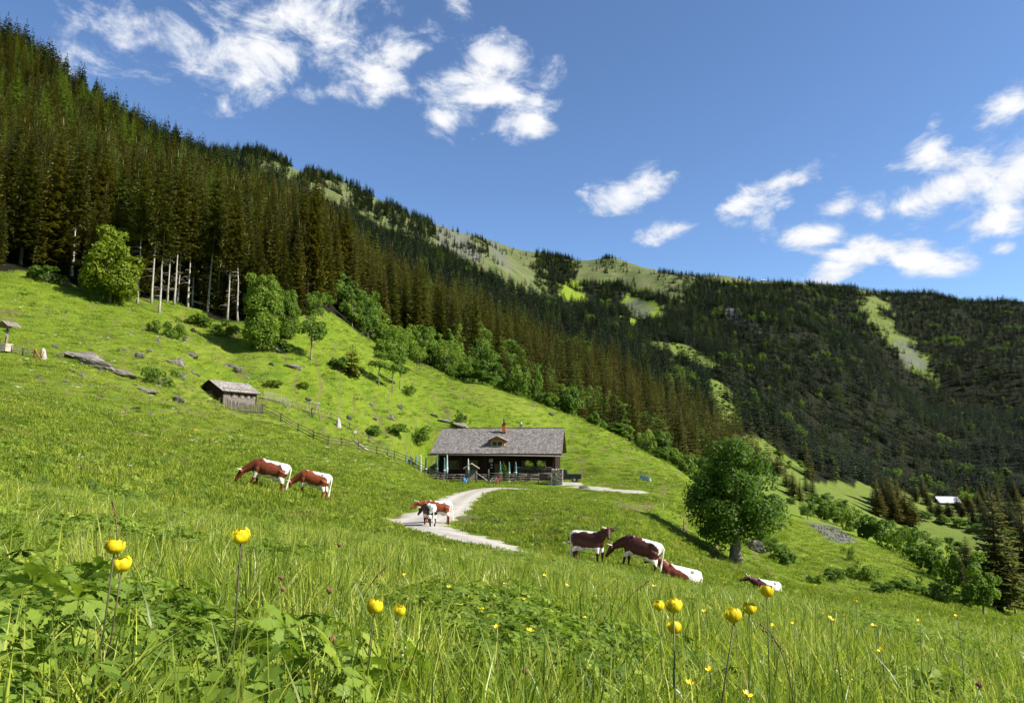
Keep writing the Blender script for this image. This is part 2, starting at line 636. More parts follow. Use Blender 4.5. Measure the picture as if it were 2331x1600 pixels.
def ground(x, y):
    x, y = np.asarray(x, float), np.asarray(y, float)
    shp = x.shape
    x, y = np.atleast_1d(x), np.atleast_1d(y)
    z = h_rbf(x, y)
    rho = np.hypot(x, y)
    # relief that grows with distance: hummocks, then spurs and gullies of the mountain side
    rd, _ = path_dist(x, y, road_c)
    keep = sstep(1.5, 6.0, rd)
    z = z + keep * sstep(3, 14, rho) * (0.05 * fbm(x / 1.7, y / 1.7, 3) + 0.16 * sstep(14, 60, rho) * fbm(x / 6.0, y / 6.0, 5))
    z = z + sstep(160, 480, rho) * 5.0 * fbm(x / 70, y / 70, 11)
    far = sstep(420, 1300, rho)
    z = z + far * (1 - 0.85 * sstep(1450, 1900, rho)) * (0.12 + 0.88 * sstep(-0.12, 0.10, np.arctan2(x, y))) * 62 * fbm(x / 210 - y / 800, y / 620, 23, 3)
    # level yard round the house
    lx, ly = house_local(x, y)
    w = (1 - sstep(0, 3.5, np.maximum(np.abs(lx + 0.9) - 12.7, 0))) * (1 - sstep(0, 2.6, np.maximum(np.abs(ly - 5.0) - 9.4, 0)))
    z = z * (1 - w) + (YARD_Z + 0.0 * x) * w
    return z.reshape(shp) if shp else float(z[0])


def drop(u, v, d):
    """point on the ground below/above a photograph pixel at a depth"""
    x, y, _ = cam_pt(u, v, d)
    return Vector((x, y, ground(x, y)))


def gz(x, y):
    return float(ground(np.array([x]), np.array([y]))[0])


# ------------------------------------------------------------------ land cover
EDGE_U = np.array([-900, 0, 200, 310, 475, 560, 640, 700, 760, 850, 930, 1000, 1200, 1400, 1550, 1650, 1720, 1780, 1900, 2100, 2331, 3000])
EDGE_D = np.array([114, 117, 121, 127, 130, 133, 137, 143, 152, 160, 172, 186, 196, 196, 200, 240, 300, 360, 430, 540, 520, 500])


def in_poly(u, v, poly):
    ins = np.zeros(np.shape(u), bool)
    n = len(poly)
    for i in range(n):
        x1, y1 = poly[i]
        x2, y2 = poly[(i + 1) % n]
        if y1 == y2:
            continue
        c = ((y1 > v) != (y2 > v)) & (u < (x2 - x1) * (v - y1) / (y2 - y1) + x1)
        ins ^= c
    return ins


ALPINE = [  # open grass high on the mountain
    [(500, 330), (640, 380), (700, 380), (800, 405), (880, 450), (970, 500), (1080, 525), (1225, 560), (1230, 650), (1275, 690), (1200, 668), (1130, 645), (1060, 600), (985, 560), (930, 535), (850, 515), (800, 490), (720, 460), (640, 425), (540, 375)],
    [(1290, 560), (1550, 590), (1840, 625), (1840, 650), (1700, 645), (1570, 640), (1540, 690), (1400, 640), (1300, 640)],
    [(1958, 650), (1995, 665), (2025, 730), (2090, 790), (2140, 860), (2150, 885), (2090, 850), (2050, 800), (1995, 740), (1962, 700)],
]
CLEAR = [
    [(1470, 772), (1560, 788), (1635, 828), (1625, 848), (1560, 814)],
    [(1608, 862), (1650, 895), (1690, 955), (1655, 975), (1612, 910)],
    [(1655, 985), (1740, 1000), (1850, 1075), (1820, 1092), (1720, 1052)],
    [(1420, 665), (1490, 690), (1500, 720), (1455, 740), (1420, 700)],
    [(1700, 1060), (1900, 1110), (2080, 1135), (2260, 1180), (2260, 1240), (1950, 1190), (1780, 1130)],
    [(1300, 640), (1340, 690), (1300, 700), (1270, 660)],
]


def cover(x, y, z):
    """forest, alpine masks (0..1) at points of the ground"""
    u, v, d = to_px(x, y, z)
    un = u + np.where(d > 500, 30, 12) * vnoise(x / 25, y / 25, 41)
    edge = np.interp(u, EDGE_U, EDGE_D) * (1 + 0.05 * vnoise(x / 9, y / 9, 42))
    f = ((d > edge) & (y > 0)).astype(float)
    al = np.zeros(np.shape(x))
    for k, p in enumerate(ALPINE):
        al = np.maximum(al, (in_poly(un, v, p) & (d > 500)) * (0.68 if k == 2 else 1.0))
    for k, p in enumerate(CLEAR):
        c_ = in_poly(un, v, p) & (d > 200)
        f = np.where(c_, 0, f)
        if k < 3:
            al = np.where(c_, 0.55, al)
    f = np.where(al > 0.6, 0, f)
    al = np.where((f == 0) & (al == 0) & (d > 200) & (u > 1500), 0.5 * sstep(200, 320, d), al)
    return f, al


# polar sheet: dense in the view, coarse behind the camera, out past the last ridge
th_in = np.radians(np.arange(-47, 47.01, 0.17))
th_out = np.radians(np.arange(48.0, 180.1, 3.0))
TH = np.concatenate([-th_out[::-1], th_in, th_out])
RHO = np.exp(np.arange(math.log(0.25), math.log(3200), 0.0205))
tt, rr = np.meshgrid(TH, RHO, indexing='ij')
gx, gy = rr * np.sin(tt), rr * np.cos(tt)
gzv = ground(gx, gy)
nT, nR = tt.shape
idx = np.arange(nT * nR).reshape(nT, nR)
quads = np.stack([idx[:-1, :-1], idx[:-1, 1:], idx[1:, 1:], idx[1:, :-1]], -1).reshape(-1, 4)
gv = np.stack([gx, gy, gzv], -1).reshape(-1, 3)
# close the middle under the camera
cidx = len(gv)
gv = np.vstack([gv, [[0, 0, -0.465]]])
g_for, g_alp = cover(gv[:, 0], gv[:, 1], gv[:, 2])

# running skyline for every column of the sheet, used to leave out trees that nothing can see
horizon_t = np.maximum.accumulate(gzv / rr, axis=1)


def visible(x, y, z, hgt, margin=4.0):
    th, l = polar(x, y)
    i = np.clip(np.searchsorted(TH, th), 0, nT - 1)
    j = np.clip(np.searchsorted(RHO, np.exp(l) * 0.97) - 1, 0, nR - 1)
    rho = np.exp(l)
    return (z + hgt + margin) / rho > horizon_t[i, j]


def tracks(x, y, z):
    """cattle tracks following the slope, with bare trodden spots"""
    rho = np.hypot(x, y)
    q = (z + 0.5 * fbm(x / 9, y / 9, 201)) / (1.5 + 0.4 * vnoise(x / 60, y / 60, 202))
    on = (q - np.floor(q) < 0.11) & (fbm(x / 14, y / 14, 203) > -0.05)
    spot = fbm(x / 3.0, y / 3.0, 204) > 1.02
    return (on | spot) & (rho > 38) & (rho < 175)


m_ground = new_mat('meadow_ground')
t = NT(m_ground)
pos = t.geo()
big = t.noise(pos, 0.035, 5, 0.6)
mid = t.noise(pos, 0.35, 6, 0.65)
fine = t.noise(pos, 3.2, 8, 0.72)
tiny = t.noise(pos, 17.0, 5, 0.7)
g1 = t.ramp(fine, [(0.28, (0.062, 0.101, 0.009)), (0.45, (0.134, 0.193, 0.015)), (0.62, (0.190, 0.247, 0.022)), (0.80, (0.262, 0.302, 0.042))])
g2 = t.ramp(mid, [(0.30, (0.58, 0.75, 0.5)), (0.5, (1, 1, 1)), (0.72, (1.18, 1.05, 0.85))])
gc = t.mix(1.0, g1, g2, 'MULTIPLY')
gc = t.mix(t.math('MULTIPLY', t.math('GREATER_THAN', big, 0.56), 0.25), gc, (0.24, 0.25, 0.05))
gc = t.mix(t.math('MULTIPLY', t.ramp(tiny, [(0.35, (0, 0, 0)), (0.75, (1, 1, 1))]), 0.35), gc, (0.045, 0.085, 0.008))
pn = t.noise(pos, 0.55, 5, 0.7)
gc = t.mix(t.math('MULTIPLY', t.ramp(pn, [(0.63, (0, 0, 0)), (0.70, (1, 1, 1))]), 0.75), gc, t.ramp(fine, [(0.3, (0.10, 0.075, 0.035)), (0.7, (0.21, 0.17, 0.075))]))
rn = t.noise(pos, 0.16, 4, 0.6)
gc = t.mix(t.math('MULTIPLY', t.ramp(rn, [(0.58, (0, 0, 0)), (0.68, (1, 1, 1))]), 0.55), gc, (0.055, 0.11, 0.014))
gc = t.mix(t.math('MULTIPLY', t.attr('bare').outputs['Fac'], 0.8), gc, t.ramp(fine, [(0.3, (0.09, 0.075, 0.03)), (0.7, (0.20, 0.17, 0.07))]))
# dry, thin turf of the high slopes
ag = t.ramp(t.noise(pos, 0.03, 8, 0.7), [(0.3, (0.050, 0.075, 0.022)), (0.48, (0.090, 0.112, 0.036)), (0.60, (0.125, 0.122, 0.052)), (0.70, (0.16, 0.155, 0.12))])
gc = t.mix(t.attr('alpine').outputs['Fac'], gc, ag)
ff = t.ramp(t.noise(pos, 0.6, 6, 0.7), [(0.3, (0.007, 0.009, 0.004)), (0.55, (0.013, 0.014, 0.006)), (0.75, (0.024, 0.030, 0.010))])  # forest floor kept very dark: shade under the trees put into its colour
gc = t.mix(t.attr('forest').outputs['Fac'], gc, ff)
rk = t.ramp(t.noise(pos, 0.25, 8, 0.75), [(0.3, (0.05, 0.052, 0.048)), (0.6, (0.14, 0.138, 0.128)), (0.75, (0.23, 0.225, 0.21))])
gc = t.mix(t.math('MULTIPLY', t.attr('rocky').outputs['Fac'], t.ramp(t.noise(pos, 0.045, 7, 0.7), [(0.42, (0.15, 0.15, 0.15)), (0.58, (1, 1, 1))])), gc, rk)
bh = t.math('ADD', t.math('MULTIPLY', fine, 0.6), t.math('MULTIPLY', tiny, 0.5))
t.out(t.principled(gc, 0.95, 0.08, t.bump(bh, 0.9, 0.25)))

gme = np_mesh('ground', gv, quads, m_ground, True)
bmv = gv
tri_close = None
u_, v_, d_ = to_px(gv[:, 0], gv[:, 1], gv[:, 2])
ROCKY = [[(975, 505), (1040, 515), (1090, 560), (1110, 600), (1060, 590), (1000, 560)], [(1100, 540), (1135, 560), (1170, 615), (1130, 600)], [(1420, 668), (1485, 700), (1470, 735), (1430, 715)], [(2030, 770), (2080, 790), (2120, 850), (2060, 830)], [(2230, 1030), (2231, 1030), (2231, 1031)],
         [(1808, 1160), (1850, 1165), (1900, 1195), (1950, 1232), (1900, 1238), (1840, 1195)], [(265, 330), (330, 370), (350, 400), (300, 390), (265, 355)], [(1640, 690), (1720, 730), (1730, 760), (1650, 720)]]
rocky = np.zeros(len(gv))
nz_ = 10 * vnoise(gv[:, 0] / 6, gv[:, 1] / 6, 77)
for k, p in enumerate(ROCKY):
    lim = 90 if k == 5 else 200
    rocky = np.maximum(rocky, (in_poly(u_ + nz_ * (0.3 if k == 5 else 1), v_, p) & (d_ > lim) & (d_ < (220 if k == 5 else 5000))) * 1.0)
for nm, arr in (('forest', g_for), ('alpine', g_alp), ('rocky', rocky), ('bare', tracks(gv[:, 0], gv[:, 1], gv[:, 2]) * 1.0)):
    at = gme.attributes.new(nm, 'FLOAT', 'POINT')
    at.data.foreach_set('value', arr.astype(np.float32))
ground_o = put('ground', gme)
tag(ground_o, kind='structure')

# ------------------------------------------------------------------ gravel road and lane
m_gravel = new_mat('gravel')
t = NT(m_gravel)
pos = t.geo()
n_a = t.noise(pos, 1.2, 6, 0.65)
n_b = t.noise(pos, 22.0, 5, 0.7)
vor = t.n('ShaderNodeTexVoronoi', {'Vector': pos, 'Scale': 16.0})
gcol = t.ramp(n_a, [(0.25, (0.25, 0.22, 0.175)), (0.55, (0.35, 0.315, 0.26)), (0.8, (0.43, 0.395, 0.335))])
gcol = t.mix(0.45, gcol, t.ramp(n_b, [(0.3, (0.17, 0.155, 0.13)), (0.7, (0.58, 0.54, 0.47))]))
gcol = t.mix(t.math('MULTIPLY', t.attr('verge').outputs['Fac'], 0.8), gcol, t.ramp(t.noise(pos, 2.5, 6, 0.7), [(0.35, (0.14, 0.19, 0.03)), (0.6, (0.33, 0.30, 0.2))]))
gcol = t.mix(t.math('MULTIPLY', t.attr('rut').outputs['Fac'], 0.55), gcol, (0.52, 0.48, 0.41))
gcol = t.mix(t.math('MULTIPLY', t.ramp(t.noise(pos, 0.8, 4, 0.6), [(0.55, (0, 0, 0)), (0.65, (1, 1, 1))]), 0.35), gcol, (0.20, 0.18, 0.14))
t.out(t.principled(gcol, 0.95, 0.1, t.bump(t.math('ADD', n_b, vor.outputs['Distance']), 0.6, 0.05)))


ROAD_W = [2.2, 3.0, 3.0, 3.2, 3.8, 4.8, 4.2, 3.4, 3.0, 3.0, 3.0, 3.0]


def road_half(x, y):
    """distance to the road's edge (negative on the road)"""
    d = np.full(np.shape(x), 1e9)
    n = len(road_c)
    W = np.interp(np.linspace(0, 1, n), np.linspace(0, 1, len(ROAD_W)), ROAD_W)
    for i in range(0, n, 2):
        d = np.minimum(d, np.hypot(x - road_c[i, 0], y - road_c[i, 1]) - W[i] / 2)
    return d


def strip(name, line, widths, lift=0.05, nx=13, strip_grass=True):
    line = np.array(line)
    tang = np.gradient(line[:, :2], axis=0)
    tang /= np.linalg.norm(tang, axis=1)[:, None]
    nrm = np.stack([-tang[:, 1], tang[:, 0]], 1)
    W = np.interp(np.linspace(0, 1, len(line)), np.linspace(0, 1, len(widths)), widths)
    vs, vg, vr = [], [], []
    for i in range(len(line)):
        for k in range(nx):
            s = (k / (nx - 1) - 0.5)
            wob = 1 + 0.14 * math.sin(i * 0.9 + (3 if s > 0 else 0)) + 0.1 * math.sin(i * 2.3 + k)
            p = line[i, :2] + nrm[i] * s * W[i] * (wob if abs(s) > 0.4 else 1)
            vs.append((p[0], p[1]))
            a = abs(s) * 2
            g = max(0.0, (a - 0.72) / 0.28)
            if strip_grass:
                g = max(g, 0.75 * math.exp(-(s / 0.07) ** 2) * (0.5 + 0.5 * math.sin(i * 0.37)) * max(0, min(1, (i - 6) / 20)) * max(0, min(1, (88 - i) / 10)))
            vg.append(g)
            vr.append(max(math.exp(-((abs(s) - .24) / .09) ** 2), 0))
    vs = np.array(vs)
    zz = ground(vs[:, 0], vs[:, 1])
    # smooth the level along and across
    Z = zz.reshape(len(line), nx)
    Zc = Z.copy()
    s_ = np.abs(np.linspace(-1, 1, nx))
    lift_k = lift * (1 - 1.6 * np.clip((s_ - 0.75) / 0.25, 0, 1))
    Z = Zc + lift_k[None]
    V = np.column_stack([vs, Z.ravel()])
    I = np.arange(len(V)).reshape(len(line), nx)
    F = np.stack([I[:-1, :-1], I[:-1, 1:], I[1:, 1:], I[1:, :-1]], -1).reshape(-1, 4)
    me = np_mesh(name, V, F, m_gravel, True)
    at = me.attributes.new('verge', 'FLOAT', 'POINT')
    at.data.foreach_set('value', np.array(vg, np.float32))
    at = me.attributes.new('rut', 'FLOAT', 'POINT')
    at.data.foreach_set('value', np.array(vr, np.float32))
    return tag(put(name, me), kind='structure')


strip('gravel_road', road_c, ROAD_W)
strip('gravel_lane', lane_c, [3.4, 3.4, 3.4, 6.0, 8.0, 3.0], strip_grass=False)

# ------------------------------------------------------------------ vegetation: meshes
def foliage_mat(name, stops, transl=0.35, noise_scale=0.5, rough=0.6, spec=0.25, dry=0.0, spread=((0.72, 0.78, 0.75), (1.22, 1.12, 1.0))):
    m = new_mat(name)
    t = NT(m)
    a = t.math('ADD', t.math('MULTIPLY', t.rnd(), 0.55), t.math('MULTIPLY', t.noise(t.geo(), noise_scale, 4, 0.6), 0.5))
    c = t.ramp(a, stops)
    lv = t.attr('tone').outputs['Fac']
    c = t.mix(1.0, c, t.ramp(lv, [(0.0, spread[0]), (0.5, (1, 1, 1)), (1.0, spread[1])]), 'MULTIPLY')
    if dry:
        c = t.mix(t.math('MULTIPLY', t.ramp(t.noise(t.geo(), 0.45, 6, 0.7), [(0.52, (0, 0, 0)), (0.68, (1, 1, 1))]), dry), c, (0.30, 0.235, 0.085))
    p = t.principled(c, rough, spec)
    if transl:
        tr = t.n('ShaderNodeBsdfTranslucent', {'Color': t.mix(1.0, c, (1.25, 1.35, 0.6), 'MULTIPLY')}).outputs[0]
        p = t.n('ShaderNodeMixShader', {0: transl, 1: p, 2: tr}).outputs[0]
    t.out(p)
    return m


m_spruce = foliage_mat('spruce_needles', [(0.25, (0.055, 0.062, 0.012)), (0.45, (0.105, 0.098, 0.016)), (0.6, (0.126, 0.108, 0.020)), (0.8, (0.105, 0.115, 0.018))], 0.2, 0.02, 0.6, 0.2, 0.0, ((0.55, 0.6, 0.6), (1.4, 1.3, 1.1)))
m_spruce_far = foliage_mat('spruce_needles_far_shade', [(0.25, (0.016, 0.030, 0.017)), (0.5, (0.030, 0.046, 0.021)), (0.7, (0.050, 0.058, 0.023)), (0.85, (0.034, 0.054, 0.023))], 0.15, 0.012, 0.6, 0.2, 0.0, ((0.5, 0.6, 0.65), (1.4, 1.35, 1.2)))  # distant stands darker and bluer: slope shade and haze put into the colour
m_larch = foliage_mat('larch_needles', [(0.25, (0.09, 0.13, 0.024)), (0.8, (0.155, 0.195, 0.038))], 0.35, 0.1)
m_leaf = foliage_mat('leaf_green', [(0.25, (0.070, 0.130, 0.014)), (0.5, (0.110, 0.185, 0.020)), (0.8, (0.165, 0.240, 0.026))], 0.45, 0.15)
m_leaf_tree = foliage_mat('leaf_maple', [(0.25, (0.070, 0.135, 0.014)), (0.5, (0.112, 0.185, 0.020)), (0.8, (0.160, 0.240, 0.028))], 0.45, 0.5)
m_leaf_lime = foliage_mat('leaf_lime', [(0.25, (0.13, 0.18, 0.010)), (0.8, (0.24, 0.28, 0.018))], 0.45, 0.3)
m_grass = foliage_mat('grass_blade', [(0.22, (0.088, 0.145, 0.012)), (0.42, (0.190, 0.262, 0.022)), (0.6, (0.285, 0.340, 0.036)), (0.8, (0.420, 0.425, 0.100))], 0.38, 0.9, 0.38, 0.4, 0.0, ((0.42, 0.5, 0.45), (1.5, 1.4, 1.2)))
m_turf = foliage_mat('short_grass_blade', [(0.22, (0.078, 0.128, 0.010)), (0.42, (0.152, 0.215, 0.016)), (0.62, (0.220, 0.280, 0.024)), (0.8, (0.298, 0.332, 0.047))], 0.36, 0.12, 0.6, 0.2, 0.5, ((0.5, 0.55, 0.5), (1.35, 1.25, 1.1)))
m_herb = foliage_mat('herb_leaf', [(0.25, (0.090, 0.155, 0.016)), (0.5, (0.165, 0.245, 0.026)), (0.8, (0.265, 0.325, 0.046))], 0.40, 1.2, 0.55, 0.22, 0.0, ((0.45, 0.52, 0.5), (1.4, 1.32, 1.15)))
m_straw = simple_mat('dry_stem', (0.24, 0.16, 0.075), 0.8)
m_bark = simple_mat('bark', (0.20, 0.165, 0.13), 0.95, 0.1, 0.4, 3.0, 0.8, 12.0, stretch=(3, 3, 0.5))
m_bark_dark = simple_mat('bark_dark', (0.075, 0.06, 0.048), 0.95, 0.1, 0.4, 3.0, 0.6, 12.0, stretch=(3, 3, 0.4))
m_bark_pale = simple_mat('bark_pale', (0.36, 0.325, 0.28), 0.95, 0.1, 0.35, 3.0, 0.6, 12.0, stretch=(3, 3, 0.4))


def tone_attr(me, tone_faces):
    at = me.attributes.new('tone', 'FLOAT', 'FACE')
    at.data.foreach_set('value', np.asarray(tone_faces, np.float32))


def spruce_crown(name, seed, H=28.0, zb=3.0, rmax=3.1, nwh=34, nbr=7, nst=3, mat=None):
    r = np.random.default_rng(seed)
    V, F, T = [], [], []

    def tri(a, b, c, tone):
        o = len(V)
        V.extend((a, b, c))
        F.append((o, o + 1, o + 2))
        T.append(tone)
    for i in range(nwh):
        s = (i + r.uniform(-.3, .3)) / nwh
        s = min(max(s, 0), 0.985)
        z = zb + (H - zb) * s
        prof = (1 - s) ** 0.82 * (0.72 + 0.28 * min(1, s / 0.12))
        a0 = r.uniform(0, 2 * PI)
        nb = nbr if s < 0.8 else max(4, nbr - 2)
        for b in range(nb):
            L = rmax * prof * r.uniform(0.68, 1.18) + 0.12
            a = a0 + 2 * PI * b / nb + r.uniform(-.35, .35)
            d = np.array([math.cos(a), math.sin(a), 0])
            e = np.array([-math.sin(a), math.cos(a), 0])
            dr = r.uniform(0.22, 0.5) * (1 - 0.9 * s)
            up0 = 0.25 * s
            tn = float(np.clip(r.normal(0.5, 0.22), 0, 1))

            def pt(tt_):
                return d * L * tt_ + np.array([0, 0, z + up0 * L * tt_ - dr * L * (tt_ ** 1.1) + 0.16 * L * tt_ ** 4])
            prev = pt(0.08)
            for k in range(1, nst + 1):
                tk = 0.08 + 0.92 * k / nst
                p = pt(tk)
                w = L * (0.42 if nst > 1 else 0.50) * (1.08 - 0.62 * tk) * r.uniform(0.75, 1.25)
                for sg in (-1, 1):
                    tip = (p + prev) / 2 + d * L * 0.22 / max(1, nst - 1) + e * sg * w + np.array([0, 0, -w * r.uniform(0.2, 0.6)])
                    tri(prev, p, tip, tn)
                hang = L * 0.22 * r.uniform(0.6, 1.4)
                tri(prev, p, (p + prev) / 2 + np.array([r.uniform(-.1, .1), r.uniform(-.1, .1), -hang]), max(0, tn - .15))
                prev = p
            tipp = pt(1.0) + d * L * 0.14
            tri(prev + e * L * 0.07, prev - e * L * 0.07, tipp, min(1, tn + .15))
    for k in range(3):
        a = k * 2.1
        w = 0.12 * rmax / 3
        tri(np.array([w * math.cos(a), w * math.sin(a), H - 0.06 * H]), np.array([-w * math.sin(a), w * math.cos(a), H - 0.06 * H]), np.array([0, 0, H + 0.4]), 0.6)
    me = np_mesh(name, np.array(V), np.array(F), mat or m_spruce)
    tone_attr(me, T)
    return me


def trunk_mesh(name, H, r0, mat, lean=0.0, seed=0, twigs=0, tw_lo=2.0, tw_hi=8.0):
    rr_ = random.Random(seed)
    mb = MB()
    n = 6
    pts_ = [(lean * (k / n) ** 2 + rr_.uniform(-.06, .06) * (k > 0), rr_.uniform(-.06, .06) * (k > 0), -0.6 + (H + 0.6) * k / n) for k in range(n + 1)]
    mb.tube(pts_, [r0 * (1.3 if k == 0 else 1) * (1 - 0.93 * k / n) for k in range(n + 1)], 7)
    for i in range(twigs):
        z = rr_.uniform(tw_lo, tw_hi)
        a = rr_.uniform(0, 2 * PI)
        L = rr_.uniform(0.7, 2.0)
        mb.tube([(0, 0, z), (L * .6 * math.cos(a), L * .6 * math.sin(a), z - .05 * L), (L * math.cos(a), L * math.sin(a), z - .3 * L)], [.035, .02, .006], 3, False)
    return mb.mesh(name, mat, True)


def broadleaf_crown(name, seed, H, W, z0, nblob, nleaf, leaf, mat, shape='oval', br=0.26, lean=0.0):
    """crown of leaf faces clustered on blobs; returns mesh and blob centres"""
    r = np.random.default_rng(seed)
    cs, rs = [], []
    for i in range(nblob):
        for _ in range(60):
            p = r.uniform(-1, 1, 3)
            q = np.hypot(p[0], p[1])
            hgt = (p[2] + 1) / 2
            if shape == 'oval':
                lim = math.sqrt(max(0, 1 - p[2] ** 2)) * (1.0 if p[2] < 0 else 0.9)
            elif shape == 'tall':
                lim = max(0, (1 - hgt ** 2.2)) ** 0.6 * (0.55 + 0.45 * min(1, hgt / 0.25))
            else:
                lim = math.sqrt(max(0, 1 - (p[2] * 0.92) ** 4))
            if lim * 0.35 < q < lim or (q < lim and i % 4 == 0):
                break
        cs.append((p[0] * W / 2 * 0.82 + lean * hgt, p[1] * W / 2 * 0.82, z0 + (H - z0) * (0.10 + 0.82 * hgt)))
        rs.append(W * br * r.uniform(0.45, 0.95) * (1.0 - 0.35 * hgt))
    cs, rs = np.array(cs), np.array(rs)
    pw = rs ** 2
    bi = r.choice(nblob, nleaf, p=pw / pw.sum())
    n = r.normal(size=(nleaf, 3))
    n /= np.linalg.norm(n, axis=1)[:, None]
    n[:, 2] = np.where(n[:, 2] < -0.75, -n[:, 2], n[:, 2])
    rad = rs[bi] * (0.62 + 0.5 * r.random(nleaf) ** 0.6)
    squash = np.array([1.0, 1.0, 0.85])
    P = cs[bi] + n * rad[:, None] * squash
    nn = n * 0.9 + r.normal(size=(nleaf, 3)) * 0.5 + np.array([0, 0, 0.35])
    nn /= np.linalg.norm(nn, axis=1)[:, None]
    a = np.cross(nn, r.normal(size=(nleaf, 3)))
    a /= np.linalg.norm(a, axis=1)[:, None]
    b = np.cross(nn, a)
    s = leaf * r.uniform(0.6, 1.35, nleaf)[:, None]
    bend = nn * s * 0.22
    V = np.stack([P - a * s * 0.62 - bend, P + b * s * 0.42, P + a * s * 0.62 - bend, P - b * s * 0.42], 1).reshape(-1, 3)
    i0 = np.arange(nleaf) * 4
    F = np.concatenate([np.stack([i0, i0 + 1, i0 + 3], 1), np.stack([i0 + 1, i0 + 2, i0 + 3], 1)])
    me = np_mesh(name, V, F, mat)
    blob_t = r.uniform(0.25, 0.75, nblob)
    tn = np.clip(blob_t[bi] + r.normal(0, 0.16, nleaf), 0, 1)
    tone_attr(me, np.concatenate([tn, tn]))
    return me, cs


def limb_mesh(name, H, r0, cs, mat, seed, z_fork, lean=0.0, nl=12):
    rr_ = random.Random(seed)
    mb = MB()
    top = H * 0.72
    n = 6
    tp = [(lean * k / n * 0.7 + rr_.uniform(-.05, .05) * H * 0.06, rr_.uniform(-.05, .05) * H * 0.06, -0.5 + (top + .5) * k / n) for k in range(n + 1)]
    mb.tube(tp, [r0 * (1.45 if k == 0 else 1.05 if k == 1 else 1 - 0.8 * k / n) for k in range(n + 1)], 9)
    pick = list(range(len(cs)))
    rr_.shuffle(pick)
    for i in pick[:nl]:
        c = Vector(cs[i])
        zs = z_fork + (min(c.z, top) - z_fork) * rr_.uniform(0.1, 0.6)
        a = Vector((lean * zs / H * 0.7, 0, max(z_fork * .8, zs)))
        m_ = a.lerp(c, 0.5) + Vector((0, 0, 0.04 * H * rr_.uniform(-.5, 1)))
        mb.tube([a, m_, c], [r0 * .38, r0 * .22, r0 * .06], 5, False)
    return mb.mesh(name, mat, True)


def blades(r, N, rad, h0, h1, w, bend=0.5, wtip=0.15):
    """N curved grass blades -> V, F(tri), tone"""
    q = rad * np.sqrt(r.random(N))
    a = r.uniform(0, 2 * PI, N)
    bx, by = q * np.cos(a), q * np.sin(a)
    h = r.uniform(h0, h1, N)
    la = r.uniform(0, 2 * PI, N)
    ln = np.abs(r.normal(0, bend, N)) * h
    ww = w * r.uniform(0.6, 1.4, N)
    fa = r.uniform(0, PI, N)
    fx, fy = np.cos(fa) * ww / 2, np.sin(fa) * ww / 2
    rows = []
    for t_, k in ((0, 1), (0.4, 1), (0.75, 0.72), (1.0, None)):
        cx_ = bx + np.cos(la) * ln * t_ ** 2
        cy_ = by + np.sin(la) * ln * t_ ** 2
        cz_ = h * (t_ - 0.22 * (ln / np.maximum(h, 1e-4)) * t_ ** 2) - (0.03 if t_ == 0 else 0)
        if k is None:
            rows.append(np.stack([cx_, cy_, cz_], 1))
        else:
            rows.append(np.stack([cx_ - fx * k, cy_ - fy * k, cz_], 1))
            rows.append(np.stack([cx_ + fx * k, cy_ + fy * k, cz_], 1))
    V = np.stack(rows, 1).reshape(-1, 3)
    o = np.arange(N)[:, None] * 7
    F = np.concatenate([o + np.array(f) for f in ((0, 1, 3), (0, 3, 2), (2, 3, 5), (2, 5, 4), (4, 5, 6))])
    tn = np.clip(r.normal(0.5, 0.25, N), 0, 1)
    return V, F, np.tile(tn, 5)


def palm_leaf(r, c, size, tilt_dir, tilt, lobes=5):
    """toothed palmate leaf -> V, F"""
    V, F = [], []
    yaw = r.uniform(0, 2 * PI)
    rot = Matrix.Rotation(tilt_dir, 3, 'Z') @ Matrix.Rotation(tilt, 3, 'Y') @ Matrix.Rotation(yaw, 3, 'Z')
    for k in range(lobes):
        a = (k - (lobes - 1) / 2) * 2 * PI * 0.82 / lobes
        L = size * (1.0 if abs(k - (lobes - 1) / 2) < 1.2 else 0.8) * r.uniform(0.85, 1.1)
        w = L * 0.26
        prof = [(0.0, 0.0), (0.42, 0.55), (0.55, 1.0), (0.62, 0.62), (0.78, 0.85), (0.82, 0.4), (1.0, 0.0)]
        d = Vector((math.cos(a), math.sin(a), 0))
        e = Vector((-math.sin(a), math.cos(a), 0))
        mid = [d * (L * x) + Vector((0, 0, -0.28 * L * x * x)) for x, _ in prof]
        lf = [m_ + e * (w * y) + Vector((0, 0, 0.10 * w)) for m_, (_, y) in zip(mid, prof)]
        rt = [m_ - e * (w * y) + Vector((0, 0, 0.10 * w)) for m_, (_, y) in zip(mid, prof)]
        o = len(V)
        allp = []
        for i in range(len(prof)):
            allp += [mid[i], lf[i], rt[i]]
        V += [Vector(c) + rot @ p for p in allp]
        for i in range(len(prof) - 1):
            p0, p1 = o + i * 3, o + i * 3 + 3
            F += [(p0, p1, p1 + 1), (p0, p1 + 1, p0 + 1), (p0, p0 + 2, p1 + 2), (p0, p1 + 2, p1)]
    return V, F


def clump_grass(name, seed, N, rad, h0, h1, w, mat, bend=0.5, stems=0):
    r = np.random.default_rng(seed)
    V, F, T = blades(r, N, rad, h0, h1, w, bend)
    me = np_mesh(name, V, F, mat)
    tone_attr(me, T)
    return me


